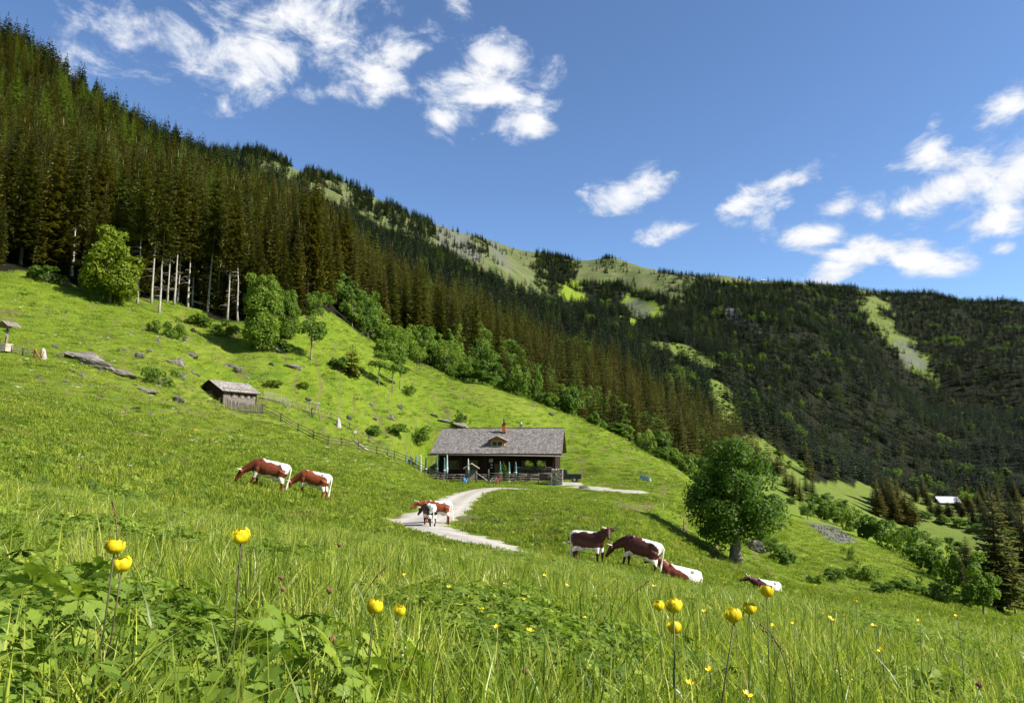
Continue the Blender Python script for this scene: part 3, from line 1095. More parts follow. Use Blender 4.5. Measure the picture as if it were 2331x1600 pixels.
def clump_herb(name, seed, n, rad, h0, h1, size, mat, lobes=5):
    r = np.random.default_rng(seed)
    V, F, T = [], [], []
    for i in range(n):
        q = rad * math.sqrt(r.random())
        a = r.uniform(0, 2 * PI)
        hh = r.uniform(h0, h1)
        c = (q * math.cos(a) * 1.3, q * math.sin(a) * 1.3, hh)
        v, f = palm_leaf(r, c, size * r.uniform(0.6, 1.15), a + r.uniform(-.6, .6), r.uniform(0.0, 1.05), lobes)
        o = len(V)
        V += v
        F += [tuple(j + o for j in x) for x in f]
        tn = float(np.clip(r.normal(.5, .22), 0, 1))
        T += [tn] * len(f)
        # leaf stalk
        o = len(V)
        V += [Vector((q * math.cos(a) * .4 - .003, q * math.sin(a) * .4, -.02)), Vector((q * math.cos(a) * .4 + .003, q * math.sin(a) * .4, -.02)), Vector(c)]
        F.append((o, o + 1, o + 2))
        T.append(.5)
    me = np_mesh(name, np.array([tuple(p) for p in V]), np.array(F), mat)
    tone_attr(me, T)
    return me


def scatter(name, P, rot, scl, vidx, meshes):
    """one object that draws copies of the given meshes at the points (uncountable growth)"""
    me = bpy.data.meshes.new(name)
    n = len(P)
    me.vertices.add(n)
    me.vertices.foreach_set('co', np.asarray(P, np.float32).ravel())
    at = me.attributes.new('rot', 'FLOAT_VECTOR', 'POINT')
    at.data.foreach_set('vector', np.asarray(rot, np.float32).ravel())
    at = me.attributes.new('scl', 'FLOAT_VECTOR', 'POINT')
    s = np.asarray(scl, np.float32)
    if s.ndim == 1:
        s = np.repeat(s[:, None], 3, 1)
    at.data.foreach_set('vector', s.ravel())
    at = me.attributes.new('vidx', 'INT', 'POINT')
    at.data.foreach_set('value', np.asarray(vidx, np.int32))
    o = put(name, me)
    ng = bpy.data.node_groups.new(name, 'GeometryNodeTree')
    ng.interface.new_socket('Geometry', in_out='INPUT', socket_type='NodeSocketGeometry')
    ng.interface.new_socket('Geometry', in_out='OUTPUT', socket_type='NodeSocketGeometry')
    N = ng.nodes
    gi, go, jn = N.new('NodeGroupInput'), N.new('NodeGroupOutput'), N.new('GeometryNodeJoinGeometry')

    def named(nm, typ):
        a = N.new('GeometryNodeInputNamedAttribute')
        a.data_type = typ
        a.inputs['Name'].default_value = nm
        return a.outputs['Attribute']
    ra, sa, va = named('rot', 'FLOAT_VECTOR'), named('scl', 'FLOAT_VECTOR'), named('vidx', 'INT')
    e2r = N.new('FunctionNodeEulerToRotation')
    ng.links.new(ra, e2r.inputs[0])
    for i, m in enumerate(meshes):
        src = bpy.data.objects.new(name + '_source', m)
        oi = N.new('GeometryNodeObjectInfo')
        oi.inputs['Object'].default_value = src
        cp = N.new('FunctionNodeCompare')
        cp.data_type = 'INT'
        cp.operation = 'EQUAL'
        ng.links.new(va, cp.inputs[2])
        cp.inputs[3].default_value = i
        ip = N.new('GeometryNodeInstanceOnPoints')
        ng.links.new(gi.outputs[0], ip.inputs['Points'])
        ng.links.new(cp.outputs[0], ip.inputs['Selection'])
        ng.links.new(oi.outputs['Geometry'], ip.inputs['Instance'])
        ng.links.new(e2r.outputs[0], ip.inputs['Rotation'])
        ng.links.new(sa, ip.inputs['Scale'])
        ng.links.new(ip.outputs[0], jn.inputs[0])
    ng.links.new(jn.outputs[0], go.inputs[0])
    md = o.modifiers.new('scatter', 'NODES')
    md.node_group = ng
    return o


# ray to ground
D_GRID = np.exp(np.linspace(math.log(3), math.log(2600), 900))


def hit(u, v, dmin=20.0, dmax=2600.0):
    dd = D_GRID[(D_GRID >= dmin) & (D_GRID <= dmax)]
    P = np.array([cam_pt(u, v, d) for d in dd])
    g = ground(P[:, 0], P[:, 1])
    below = np.where(P[:, 2] <= g)[0]
    if len(below) == 0:
        k = int(np.argmin(P[:, 2] - g))
        return Vector((P[k, 0], P[k, 1], g[k])), float(dd[k])
    k = below[0]
    if k > 0:
        a, b = P[k - 1, 2] - g[k - 1], P[k, 2] - g[k]
        f = a / (a - b)
        p = P[k - 1] * (1 - f) + P[k] * f
        d = dd[k - 1] * (1 - f) + dd[k] * f
        return Vector((p[0], p[1], gz(p[0], p[1]))), float(d)
    return Vector((P[k, 0], P[k, 1], g[k])), float(dd[k])


# ------------------------------------------------------------------ forest
hi_sp = [spruce_crown('crown', 100 + i, 28, zb, rm, 42, 9, 3) for i, (zb, rm) in enumerate(((1.5, 3.1), (4.0, 2.9), (2.5, 3.6), (1.0, 2.6)))]
hi_bare = [spruce_crown('crown', 120 + i, 30, zb, 2.7, 30, 8, 3) for i, zb in enumerate((10.5, 13.0))]
hi_trunk = trunk_mesh('trunk', 26, 0.30, m_bark_dark, 0, 3)
bare_trunk = trunk_mesh('trunk', 17, 0.23, m_bark_pale, 0, 5, 26, 3.0, 13.0)
mid_sp = [spruce_crown('mid_spruce', 140 + i, 26, 1.0, 2.7 + .35 * i, 22, 7, 2) for i in range(3)]
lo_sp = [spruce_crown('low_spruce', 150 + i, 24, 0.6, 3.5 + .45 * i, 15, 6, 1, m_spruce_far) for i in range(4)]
lo_lar = spruce_crown('low_larch', 160, 22, 2.0, 3.0, 14, 5, 1, m_larch)
mid_lar = spruce_crown('mid_larch', 161, 24, 2.0, 3.1, 20, 6, 2, m_larch)
lo_leaf, _ = broadleaf_crown('low_broadleaf', 170, 11, 8, 0.6, 22, 420, 0.95, m_leaf)
mid_leaf, _ = broadleaf_crown('mid_broadleaf', 171, 11, 8, 0.8, 26, 1500, 0.55, m_leaf)

r = np.random.default_rng(21)
cand = []
rho = 112.0
while rho < 2450:
    s = float(np.interp(rho, [110, 200, 500, 1000, 2500], [4.0, 4.3, 5.5, 6.9, 8.4]))
    lim = R(44)
    n = int(2 * lim * rho / s)
    th = np.linspace(-lim, lim, n) + r.uniform(-.8, .8, n) * s / rho
    rh = rho + r.uniform(-1.3, 1.3, n) * s
    cand.append(np.stack([rh * np.sin(th), rh * np.cos(th)], 1))
    rho += s * 1.05
cand = np.vstack(cand)
cz = ground(cand[:, 0], cand[:, 1])
cf, ca = cover(cand[:, 0], cand[:, 1], cz)
cu, cv, cd = to_px(cand[:, 0], cand[:, 1], cz)
cand0, cz0, cu0, cv0, cd0 = cand, cz, cu, cv, cd
clump = fbm(cand[:, 0] / 60, cand[:, 1] / 60, 61)
prob = np.where(cf > 0, 0.94, 0.0)
gap = fbm(cand[:, 0] / 38, cand[:, 1] / 38, 67)
prob = np.where((cf > 0) & (gap > 0.85) & (cd > 260), 0.25, prob)
prob = np.where(ca > 0.6, np.where(clump > 0.72, 0.7, np.where(clump > 0.5, 0.08, 0.004)), prob)
# knots of spruces on the crest, as the photograph shows them
for (a, b, c_, d__) in ((585, 345, 40, 40), (740, 400, 45, 24), (825, 440, 30, 26), (690, 420, 18, 22), (815, 490, 40, 35), (890, 495, 40, 30), (930, 530, 60, 35), (1085, 575, 28, 35), (1385, 600, 20, 16), (1420, 612, 14, 12), (1560, 640, 70, 30)):
    prob = np.where((ca > 0.6) & (((cu - a) / c_) ** 2 + ((cv - b) / d__) ** 2 < 1), 0.55, prob)
prob = np.where((ca > 0.6) & (ca < 0.8), np.where(fbm(cand[:, 0] / 22, cand[:, 1] / 22, 63) > 0.2, 0.34, 0.05), prob)
keep = (r.random(len(cand)) < prob)
hgt = np.interp(cd, [110, 300, 600, 1000, 2000], [22, 20, 16, 15.5, 17]) * r.choice([0.55, 0.8, 1.0, 1.25], len(cand)) * r.uniform(0.85, 1.15, len(cand))
hgt = np.where(ca > 0.6, hgt * np.where(cu < 1000, 1.15, 0.8), hgt)
keep &= visible(cand[:, 0], cand[:, 1], cz, hgt)
# no trees peering over the bare crest from behind
keep &= visible(cand[:, 0], cand[:, 1], cz, 0.8, 0.0) | (cd < 620) | (cu > 1830)
for (a, b, c_) in ((248, 690, 66), (108, 645, 44), (592, 797, 50), (655, 772, 36), (225, 686, 34)):
    _, dt = hit(a, b, 95)
    keep &= ~((np.abs(cu - a) < c_ + 8) & (cd < dt + 5))
cand, cz, cu, cv, cd, hgt, ca = (a_[keep] for a_ in (cand, cz, cu, cv, cd, hgt, ca))
# light green trees among the spruces: bands of broadleaf growth along the foot of the slope
band = fbm(cand[:, 0] / 45, cand[:, 1] / 45, 71)
low_u = np.interp(cu, EDGE_U, EDGE_D)
is_leaf = (ca < 0.6) & (((cd < low_u * 1.16) & (cu > 770) & (cu < 1700)) | ((band > 0.62) & (cu > 850) & (cu < 1250) & (cd < 420)) | ((band > 0.85) & (cd > 150)) | (r.random(len(cand)) < 0.022))
is_leaf &= ~((cu < 640) & (cd < 190))
is_lar = (~is_leaf) & (r.random(len(cand)) < np.where((cu < 720) & (cd < 650), np.where(band < -0.2, 0.30, 0.07), np.where(band < -0.45, 0.30, 0.06))) & (cd > 142)
is_sp = ~is_leaf & ~is_lar
app = hgt / cd
order = np.argsort(-np.where(is_sp, app, 0))[:285]
chosen = np.zeros(len(cand), bool)
chosen[order] = True
leafish = np.argsort(-np.where(is_leaf, app, 0))[:130]
chosen_l = np.zeros(len(cand), bool)
chosen_l[leafish] = is_leaf[leafish]

SPRUCE_LABEL = [
    (lambda u: u < 330, 'dark spruce in the front rows of the steep forest above the wayside shrine', 'front spruces above the shrine'),
    (lambda u: u < 700, 'dark spruce in the front rows of the forest above the small hut', 'front spruces above the small hut'),
    (lambda u: True, 'dark spruce in the front rows of the forest right of the tall oval maple', 'front spruces right of the oval maple'),
]


def tree(name, loc, crown, trunk, sc, rz, label, group=None, cat='tree', tilt=(0, 0)):
    o = empty(name, loc, 0, label, cat, group, sc, (tilt[0], tilt[1], rz))
    put('trunk', trunk, o)
    put('crown', crown, o)
    return o


rr_ = random.Random(5)
for i in np.where(chosen)[0]:
    k = rr_.randrange(4)
    sc = hgt[i] / 28
    lab = next((l, g) for f_, l, g in SPRUCE_LABEL if f_(cu[i]))
    tree('spruce_tree', (cand[i, 0], cand[i, 1], cz[i] - 0.3), hi_sp[k], hi_trunk, (sc * rr_.uniform(.8, 1.4), sc * rr_.uniform(.8, 1.4), sc), rr_.uniform(0, 6.28), *lab)
bl_hi = []
for i in range(4):
    W_ = (7.5, 6.0, 9.0, 5.0)[i]
    cm, cs = broadleaf_crown('crown', 180 + i, 10, W_, 0.8, 30, 2600, 0.42, m_leaf, ('oval', 'tall', 'round', 'tall')[i], 0.24)
    bl_hi.append((cm, limb_mesh('trunk', 10, 0.16, cs, m_bark, 190 + i, 1.2)))
LEAF_LABEL = [
    (lambda u, d: u < 1000, 'bright green broadleaf tree at the foot of the spruces above the small trees', 'broadleaf trees at the foot of the left forest'),
    (lambda u, d: u < 1300, 'bright green broadleaf tree in the belt behind the pasture above the farmhouse', 'broadleaf belt behind the house pasture'),
    (lambda u, d: True, 'bright green broadleaf tree in the belt between pasture and spruces behind the big maple', 'broadleaf belt behind the big maple'),
]
for i in np.where(chosen_l)[0]:
    k = rr_.randrange(4)
    sc = rr_.uniform(0.55, 1.15) * (1.0 if cd[i] < 230 else 1.15)
    lab = next((l, g) for f_, l, g in LEAF_LABEL if f_(cu[i], cd[i]))
    tree('broadleaf_tree', (cand[i, 0], cand[i, 1], cz[i] - 0.2), bl_hi[k][0], bl_hi[k][1], (sc, sc, sc * rr_.uniform(.85, 1.2)), rr_.uniform(0, 6.28), *lab)

rest = ~(chosen | chosen_l)
mids = cd < 430
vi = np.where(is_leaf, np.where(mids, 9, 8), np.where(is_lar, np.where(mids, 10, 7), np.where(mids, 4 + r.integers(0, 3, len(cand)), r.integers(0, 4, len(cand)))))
base_h = np.where(is_leaf, 22.0, np.where(vi < 4, 24.0, np.where(vi < 7, 26.0, 23.0)))
sc = hgt / base_h
sx = sc * r.uniform(0.75, 1.45, len(cand))
P = np.column_stack([cand, cz - 0.4])[rest]
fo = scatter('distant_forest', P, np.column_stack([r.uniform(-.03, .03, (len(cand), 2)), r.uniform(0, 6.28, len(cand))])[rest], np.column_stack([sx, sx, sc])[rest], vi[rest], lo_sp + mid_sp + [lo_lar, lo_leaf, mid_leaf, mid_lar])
tag(fo, 'dark spruce forest with light green larches covering the mountain slopes', 'forest', kind='stuff')
# scrub on the forest clearings
inc = np.zeros(len(cand0), bool)
for p in CLEAR[:3]:
    inc |= in_poly(cu0, cv0, p) & (cd0 > 200)
inc &= (r.random(len(cand0)) < 0.55) & (fbm(cand0[:, 0] / 20, cand0[:, 1] / 20, 88) > -0.1)
ns = int(inc.sum())
s_ = r.uniform(0.14, 0.38, ns)
fo = scatter('clearing_scrub', np.column_stack([cand0, cz0 - 0.2])[inc], np.column_stack([np.zeros((ns, 2)), r.uniform(0, 6.28, ns)]), np.column_stack([s_ * 1.5, s_ * 1.5, s_]), np.zeros(ns, int), [lo_leaf])
tag(fo, 'low green scrub on the clearings in the mountain forest', 'scrub', kind='stuff')
print('forest', len(cand), chosen.sum(), chosen_l.sum())

# ------------------------------------------------------------------ single trees and shrubs
def fit_tree(name, u, v, hpx, wpx, meshes, base_h, base_w, label, cat='tree', group=None, dmin=40.0, dmax=2600, rz=None, sink=0.15):
    p, d = hit(u, v, dmin, dmax)
    H_, W_ = hpx / FPX * d, wpx / FPX * d
    o = empty(name, (p.x, p.y, p.z - sink * min(1, H_ / 5)), 0, label, cat, group, (W_ / base_w, W_ / base_w, H_ / base_h), (0, 0, rr_.uniform(0, 6.28) if rz is None else rz))
    put('trunk', meshes[1], o)
    put('crown', meshes[0], o)
    return o


# bare-stemmed spruces along the forest edge
EDGE_SP = [(163, 628), (313, 692), (362, 712), (381, 690), (396, 694), (404, 690), (428, 700), (438, 697), (473, 708), (493, 708), (517, 728), (541, 730), (697, 702), (345, 690)]
for k, (u, v) in enumerate(EDGE_SP):
    p, d = hit(u, v, 95)
    s_ = rr_.uniform(0.92, 1.08) * (0.95 if k else 1.0)
    nth = sorted(e_[0] for e_ in EDGE_SP).index(u)
    lab = 'spruce with bare pale stem at the forest edge, %s bare stem from left' % ('first', 'second', 'third', 'fourth', 'fifth', 'sixth', 'seventh', 'eighth', 'ninth', 'tenth', 'eleventh', 'twelfth', 'thirteenth', 'fourteenth')[nth]
    if (u, v) == (473, 708):
        s_, lab = 1.12, 'spruce with the tallest bare white stem, left of the oval maple'
    if (u, v) == (313, 692):
        lab = 'spruce with a bare pale stem just right of the yellow-green maple'
    if (u, v) == (697, 702):
        lab = 'slender spruce with bare stem standing right of the oval maple'
    o = empty('bare_stem_spruce', (p.x, p.y, p.z - 0.2), 0, lab, 'tree', 'bare-stemmed spruces at the forest edge', s_, (rr_.uniform(-.02, .02), rr_.uniform(0, .05), rr_.uniform(0, 6.28)))
    put('trunk', bare_trunk, o)
    put('crown', hi_bare[k % 2], o)

# broadleaf shapes
cm, cs = broadleaf_crown('crown', 301, 14, 10, -0.6, 62, 9500, 0.40, m_leaf_lime, 'tall', 0.23)
MAPLE_L = (cm, limb_mesh('trunk', 14, 0.3, cs, m_bark, 302, 2.0))
cm, cs = broadleaf_crown('crown', 303, 14, 7.2, -0.8, 95, 12500, 0.34, m_leaf, 'round', 0.25)
MAPLE_T = (cm, limb_mesh('trunk', 14, 0.3, cs, m_bark, 304, 1.5))
cm, cs = broadleaf_crown('crown', 305, 8, 4.5, 2.4, 18, 1500, 0.30, m_leaf, 'oval', 0.25)
SMALL = (cm, limb_mesh('trunk', 8, 0.16, cs, m_bark, 306, 2.2))
cm, cs = broadleaf_crown('crown', 307, 8, 3.2, 3.0, 14, 900, 0.28, m_leaf, 'tall', 0.28)
THIN = (cm, limb_mesh('trunk', 8, 0.10, cs, m_bark, 308, 2.5))
SHRUBS = []
for i in range(4):
    cm, cs = broadleaf_crown('crown', 310 + i, 2.2, (3.6, 3.0, 4.4, 2.6)[i], 0.0, 16, 1300, 0.20, m_leaf, ('round', 'oval', 'round', 'tall')[i], 0.24)
    SHRUBS.append((cm, limb_mesh('trunk', 2.2, 0.05, cs, m_bark, 320 + i, 0.2)))
SW = (3.6, 3.0, 4.4, 2.6)
SMALL_SP = (spruce_crown('crown', 330, 10, 0.3, 2.2, 22, 7, 2), trunk_mesh('trunk', 9.5, 0.15, m_bark, 0, 8))

fit_tree('maple_tree', 262, 652, 150, 96, MAPLE_T, 14, 7.2, 'green maple crown rising behind the yellow-green maple at the forest edge', dmin=112, rz=1)
fit_tree('maple_tree', 248, 690, 205, 142, MAPLE_L, 14, 10, 'broad yellow-green maple in front of the dark spruces at upper left', dmin=100, rz=2)
fit_tree('maple_tree', 592, 797, 193, 88, MAPLE_T, 14, 7.2, 'tall oval green maple at the pasture edge casting a long shadow', dmin=95, rz=0.5)
fit_tree('ash_tree', 655, 772, 124, 48, MAPLE_T, 14, 7.2, 'duller green tree leaning out right behind the tall oval maple', dmin=100, rz=2.5)
fit_tree('small_tree', 708, 818, 112, 62, SMALL, 8, 4.5, 'small round-crowned tree with thick dark stem right of the oval maple', dmin=95)
fit_tree('young_spruce', 800, 853, 72, 62, SMALL_SP, 10, 4.6, 'small dark conifer with a wide skirt on the pasture above the fence', dmin=95)
fit_tree('thin_tree', 862, 878, 92, 46, THIN, 8, 3.2, 'left one of three slim trees on the pasture above the fences', dmin=95)
fit_tree('thin_tree', 893, 893, 105, 44, THIN, 8, 3.2, 'middle one of three slim trees on the pasture above the fences', dmin=95)
fit_tree('thin_tree', 910, 886, 84, 40, THIN, 8, 3.2, 'right one of three slim trees on the pasture above the fences', dmin=95)
fit_tree('small_tree', 950, 852, 66, 44, SMALL, 8, 4.5, 'small leafy tree at the foot of the broadleaf belt right of the three slim trees', dmin=100)
fit_tree('small_tree', 735, 722, 62, 52, SMALL, 8, 4.5, 'small leafy tree on the knoll against the spruces, left of two', dmin=110)
fit_tree('small_tree', 772, 706, 56, 48, SMALL, 8, 4.5, 'small leafy tree on the knoll against the spruces, right of two', dmin=110)

SHRUB_PX = [  # u, v, height, width, label
    (108, 645, 46, 84, 'broad green shrub at the forest edge left of the yellow-green maple'),
    (225, 686, 50, 62, 'light green shrub at the foot of the yellow-green maple'),
    (350, 757, 34, 38, 'left of two dark shrubs below the bare spruce stems'),
    (396, 770, 44, 52, 'right of two shrubs below the bare spruce stems'),
    (366, 880, 44, 92, 'sprawling green shrub at the end of the long rock ledge'),
    (455, 742, 30, 70, 'low shrub in the undergrowth below the tallest bare stem'),
    (520, 765, 34, 76, 'low shrub in the undergrowth left of the oval maple'),
    (640, 800, 30, 60, 'low shrub at the foot of the oval maple on its right'),
    (770, 840, 34, 52, 'dark low shrub left of the small dark conifer'),
    (850, 992, 28, 40, 'dark green shrub inside the fenced strip above the rails'),
    (905, 990, 30, 60, 'low green shrub on the bank above the parasols'),
    (950, 1000, 30, 70, 'shrub on the bank left of the farmhouse roof'),
    (1050, 966, 32, 34, 'bright green shrub on the rocks above the farmhouse roof'),
    (820, 745, 40, 70, 'shrub on the knoll at the left end of the broadleaf belt'),
    (870, 790, 44, 76, 'shrub on the knoll below the broadleaf belt'),
    (930, 900, 30, 36, 'small shrub right of the three slim trees'),
    (690, 885, 18, 34, 'small leafy clump right of the small hut'),
    (620, 880, 20, 46, 'leafy clump on the slope above the small hut'),
]
for (u, v, h_, w_, lab) in SHRUB_PX:
    k = rr_.randrange(4)
    fit_tree('shrub', u, v, h_, w_, SHRUBS[k], 2.2, SW[k], lab, 'shrub', dmin=70)

# belt of low broadleaf growth between pasture and forest
BELT = [(735, 742), (790, 742), (838, 776), (880, 812), (915, 830), (960, 838), (1000, 836), (1035, 838), (1070, 850), (1105, 862), (1140, 872), (1175, 884), (1210, 898), (1245, 912), (1280, 926), (1315, 940), (1350, 955), (1385, 972), (1420, 990), (1455, 1010), (1490, 1030), (1520, 1050), (1548, 1068), (1575, 1085)]
for (u, v) in BELT:
    for q in range(rr_.choice((1, 1, 2))):
        k = rr_.randrange(4)
        uu, vv = u + rr_.uniform(-20, 20), v + rr_.uniform(-14, 4) - 6 * q
        hh_, ww_ = rr_.uniform(26, 76), rr_.uniform(30, 66)
        big_ = rr_.random() < 0.4
        m_, bh_, bw_ = (bl_hi[k], 10, (7.5, 6.0, 9.0, 5.0)[k]) if big_ else (SHRUBS[k], 2.2, SW[k])
        fit_tree('hazel_bush', uu, vv, hh_, ww_, m_, bh_, bw_, 'leafy bush in the hedge-like belt along the upper edge of the pasture', 'shrub', 'bushes along the pasture edge', dmin=110, dmax=205)

# the big maple right of the road
cm, cs = broadleaf_crown('crown', 341, 11.2, 8.8, 0.5, 120, 27000, 0.20, m_leaf_tree, 'tall', 0.195)
BIG = (cm, limb_mesh('trunk', 11.2, 0.46, cs, m_bark, 342, 2.2, 0.0, 22))
fit_tree('maple_tree', 1676, 1277, 303, 232, BIG, 11.2, 8.6, 'large full-crowned maple standing alone on the slope right of the cows', dmin=45, rz=0.3, sink=0.1)

# right-hand gully and valley
RIGHT = [(1755, 1262, 40, 70), (1785, 1285, 44, 70), (1740, 1240, 30, 50), (1838, 1182, 44, 44), (1862, 1178, 34, 50), (1885, 1185, 52, 60), (1915, 1198, 50, 60), (1945, 1210, 56, 60), (1975, 1228, 62, 66), (2005, 1240, 66, 66), (2035, 1255, 64, 66), (2065, 1270, 66, 66), (2095, 1288, 60, 66),
         (1950, 1320, 42, 60), (1985, 1330, 40, 60), (1900, 1325, 36, 56), (2120, 1310, 76, 64), (2155, 1330, 84, 66), (2050, 1345, 34, 60), (2100, 1360, 44, 66), (2150, 1375, 50, 66), (2010, 1352, 30, 60), (1860, 1330, 28, 54), (1930, 1275, 30, 40), (2210, 1385, 60, 70)]
for k_, (u, v, h_, w_) in enumerate(RIGHT):
    k = rr_.randrange(4)
    fit_tree('gully_bush', u, v, h_, w_, SHRUBS[k] if k_ % 3 else bl_hi[k], 2.2 if k_ % 3 else 10, SW[k] if k_ % 3 else (7.5, 6.0, 9.0, 5.0)[k], 'dense green bush growing along the gully below the big maple', 'shrub', 'bushes along the right-hand gully', dmin=48, dmax=260)
for (u, v, h_, w_, lab) in ((2240, 1400, 150, 84, 'light green young tree before the dark spruce at the right edge'), (2312, 1398, 140, 70, 'light green leafy tree at the right edge in front of the dark spruce'), (2130, 1300, 70, 50, 'leafy tree at the lower end of the gully bushes')):
    fit_tree('young_tree', u, v, h_, w_, bl_hi[1], 10, 6.0, lab, 'tree', dmin=60, dmax=150)
SP_R = (hi_sp[2], hi_trunk)
fit_tree('spruce_tree', 2278, 1392, 290, 110, SP_R, 28, 5.8, 'near dark spruce at the right edge of the picture', dmin=90, dmax=140)
fit_tree('spruce_tree', 2345, 1390, 260, 100, SP_R, 28, 5.8, 'near dark spruce cut off by the right edge of the picture', dmin=90, dmax=140)
fit_tree('spruce_tree', 2205, 1325, 105, 52, SP_R, 28, 5.8, 'slender spruce left of the dark spruce at the right edge', dmin=110, dmax=220)
fit_tree('spruce_tree', 2180, 1330, 80, 44, SP_R, 28, 5.8, 'small spruce beside the slender one near the right edge', dmin=110, dmax=220)

VALLEY_SP = [(1790, 1108, 50, 22), (1806, 1128, 58, 24), (1822, 1140, 52, 22), (1770, 1092, 60, 24), (1995, 1152, 84, 30), (2012, 1166, 92, 32), (2030, 1178, 100, 34), (2048, 1188, 96, 34), (2064, 1196, 90, 32), (2078, 1198, 74, 30), (2020, 1150, 70, 30), (2044, 1160, 76, 30), (2120, 1168, 46, 22), (2138, 1176, 44, 22), (2160, 1178, 40, 22), (2190, 1182, 46, 24), (2215, 1185, 50, 24), (2240, 1190, 56, 26), (2262, 1196, 60, 28), (2290, 1200, 64, 28), (2100, 1130, 50, 22), (2200, 1140, 46, 22), (2235, 1142, 50, 24), (2270, 1148, 52, 24), (2310, 1150, 60, 26), (1745, 1075, 50, 22), (1760, 1088, 46, 22), (1835, 1118, 40, 20), (1850, 1128, 44, 20), (2085, 1140, 44, 22), (2110, 1150, 46, 22), (2180, 1160, 44, 22), (2205, 1168, 50, 24), (2228, 1165, 54, 24), (2252, 1172, 54, 26), (2275, 1178, 60, 26), (2300, 1182, 64, 28), (2322, 1186, 66, 28), (2245, 1210, 60, 28), (2275, 1215, 64, 28), (2305, 1220, 70, 30), (2325, 1232, 74, 30), (2000, 1175, 80, 30), (2035, 1190, 84, 32)]
for (u, v, h_, w_) in VALLEY_SP:
    k = rr_.randrange(4)
    fit_tree('spruce_tree', u, v, h_, w_ * 1.15, (hi_sp[k], hi_trunk), 28, 5.8, 'dark spruce in the small stands on the valley meadows at right', 'tree', 'spruces on the valley meadows', dmin=230, dmax=900)
VALLEY_B = [(1850, 1145, 24, 40), (1880, 1150, 30, 40), (1915, 1160, 26, 36), (2105, 1185, 24, 40), (2150, 1192, 22, 40), (2185, 1200, 24, 44), (2100, 1232, 26, 40), (2130, 1246, 26, 40), (2160, 1240, 20, 30), (2185, 1262, 34, 50), (2060, 1215, 22, 40), (1800, 1150, 20, 30), (2225, 1215, 26, 44), (2265, 1225, 30, 46), (2300, 1232, 30, 46), (2240, 1090, 30, 40), (2290, 1095, 34, 40), (2200, 1085, 34, 34)]
for (u, v, h_, w_) in VALLEY_B:
    k = rr_.randrange(4)
    fit_tree('broadleaf_tree', u, v, h_, w_, bl_hi[k], 10, (7.5, 6.0, 9.0, 5.0)[k], 'rounded green tree on the valley meadows round the far barn', 'tree', 'broadleaf trees on the valley meadows', dmin=180, dmax=900)

# ------------------------------------------------------------------ rocks
m_rock = new_mat('rock')
t = NT(m_rock)
vec = t.obj()
rc = t.ramp(t.noise(vec, 4.5, 8, 0.75), [(0.28, (0.085, 0.075, 0.062)), (0.5, (0.21, 0.185, 0.16)), (0.68, (0.34, 0.31, 0.28)), (0.8, (0.46, 0.44, 0.41))])
rc = t.mix(t.ramp(t.noise(vec, 0.9, 5, 0.6), [(0.58, (0, 0, 0)), (0.66, (0.8, 0.8, 0.8))]), rc, (0.13, 0.125, 0.04))
t.out(t.principled(rc, 0.92, 0.15, t.bump(t.noise(vec, 7.0, 8, 0.75), 1.0, 0.3)))


from mathutils import noise as mnoise


def rock_mesh(seed):
    bm = bmesh.new()
    bmesh.ops.create_icosphere(bm, subdivisions=4, radius=0.5)
    r_ = random.Random(seed)
    planes = []
    for i in range(14):
        n_ = Vector((r_.gauss(0, 1), r_.gauss(0, 1), r_.gauss(0, 1))).normalized()
        planes.append((n_, r_.uniform(0.17, 0.42)))
    for v in bm.verts:
        for n_, d_ in planes:
            k = v.co.dot(n_) - d_
            if k > 0:
                v.co -= n_ * k * 0.92
        v.co *= 1 + 0.22 * mnoise.fractal(v.co * 3.0 + Vector((seed * 7, 0, 0)), 0.7, 2.0, 5)
    me = bpy.data.meshes.new('rock')
    bm.to_mesh(me)
    bm.free()
    me.materials.append(m_rock)
    return me


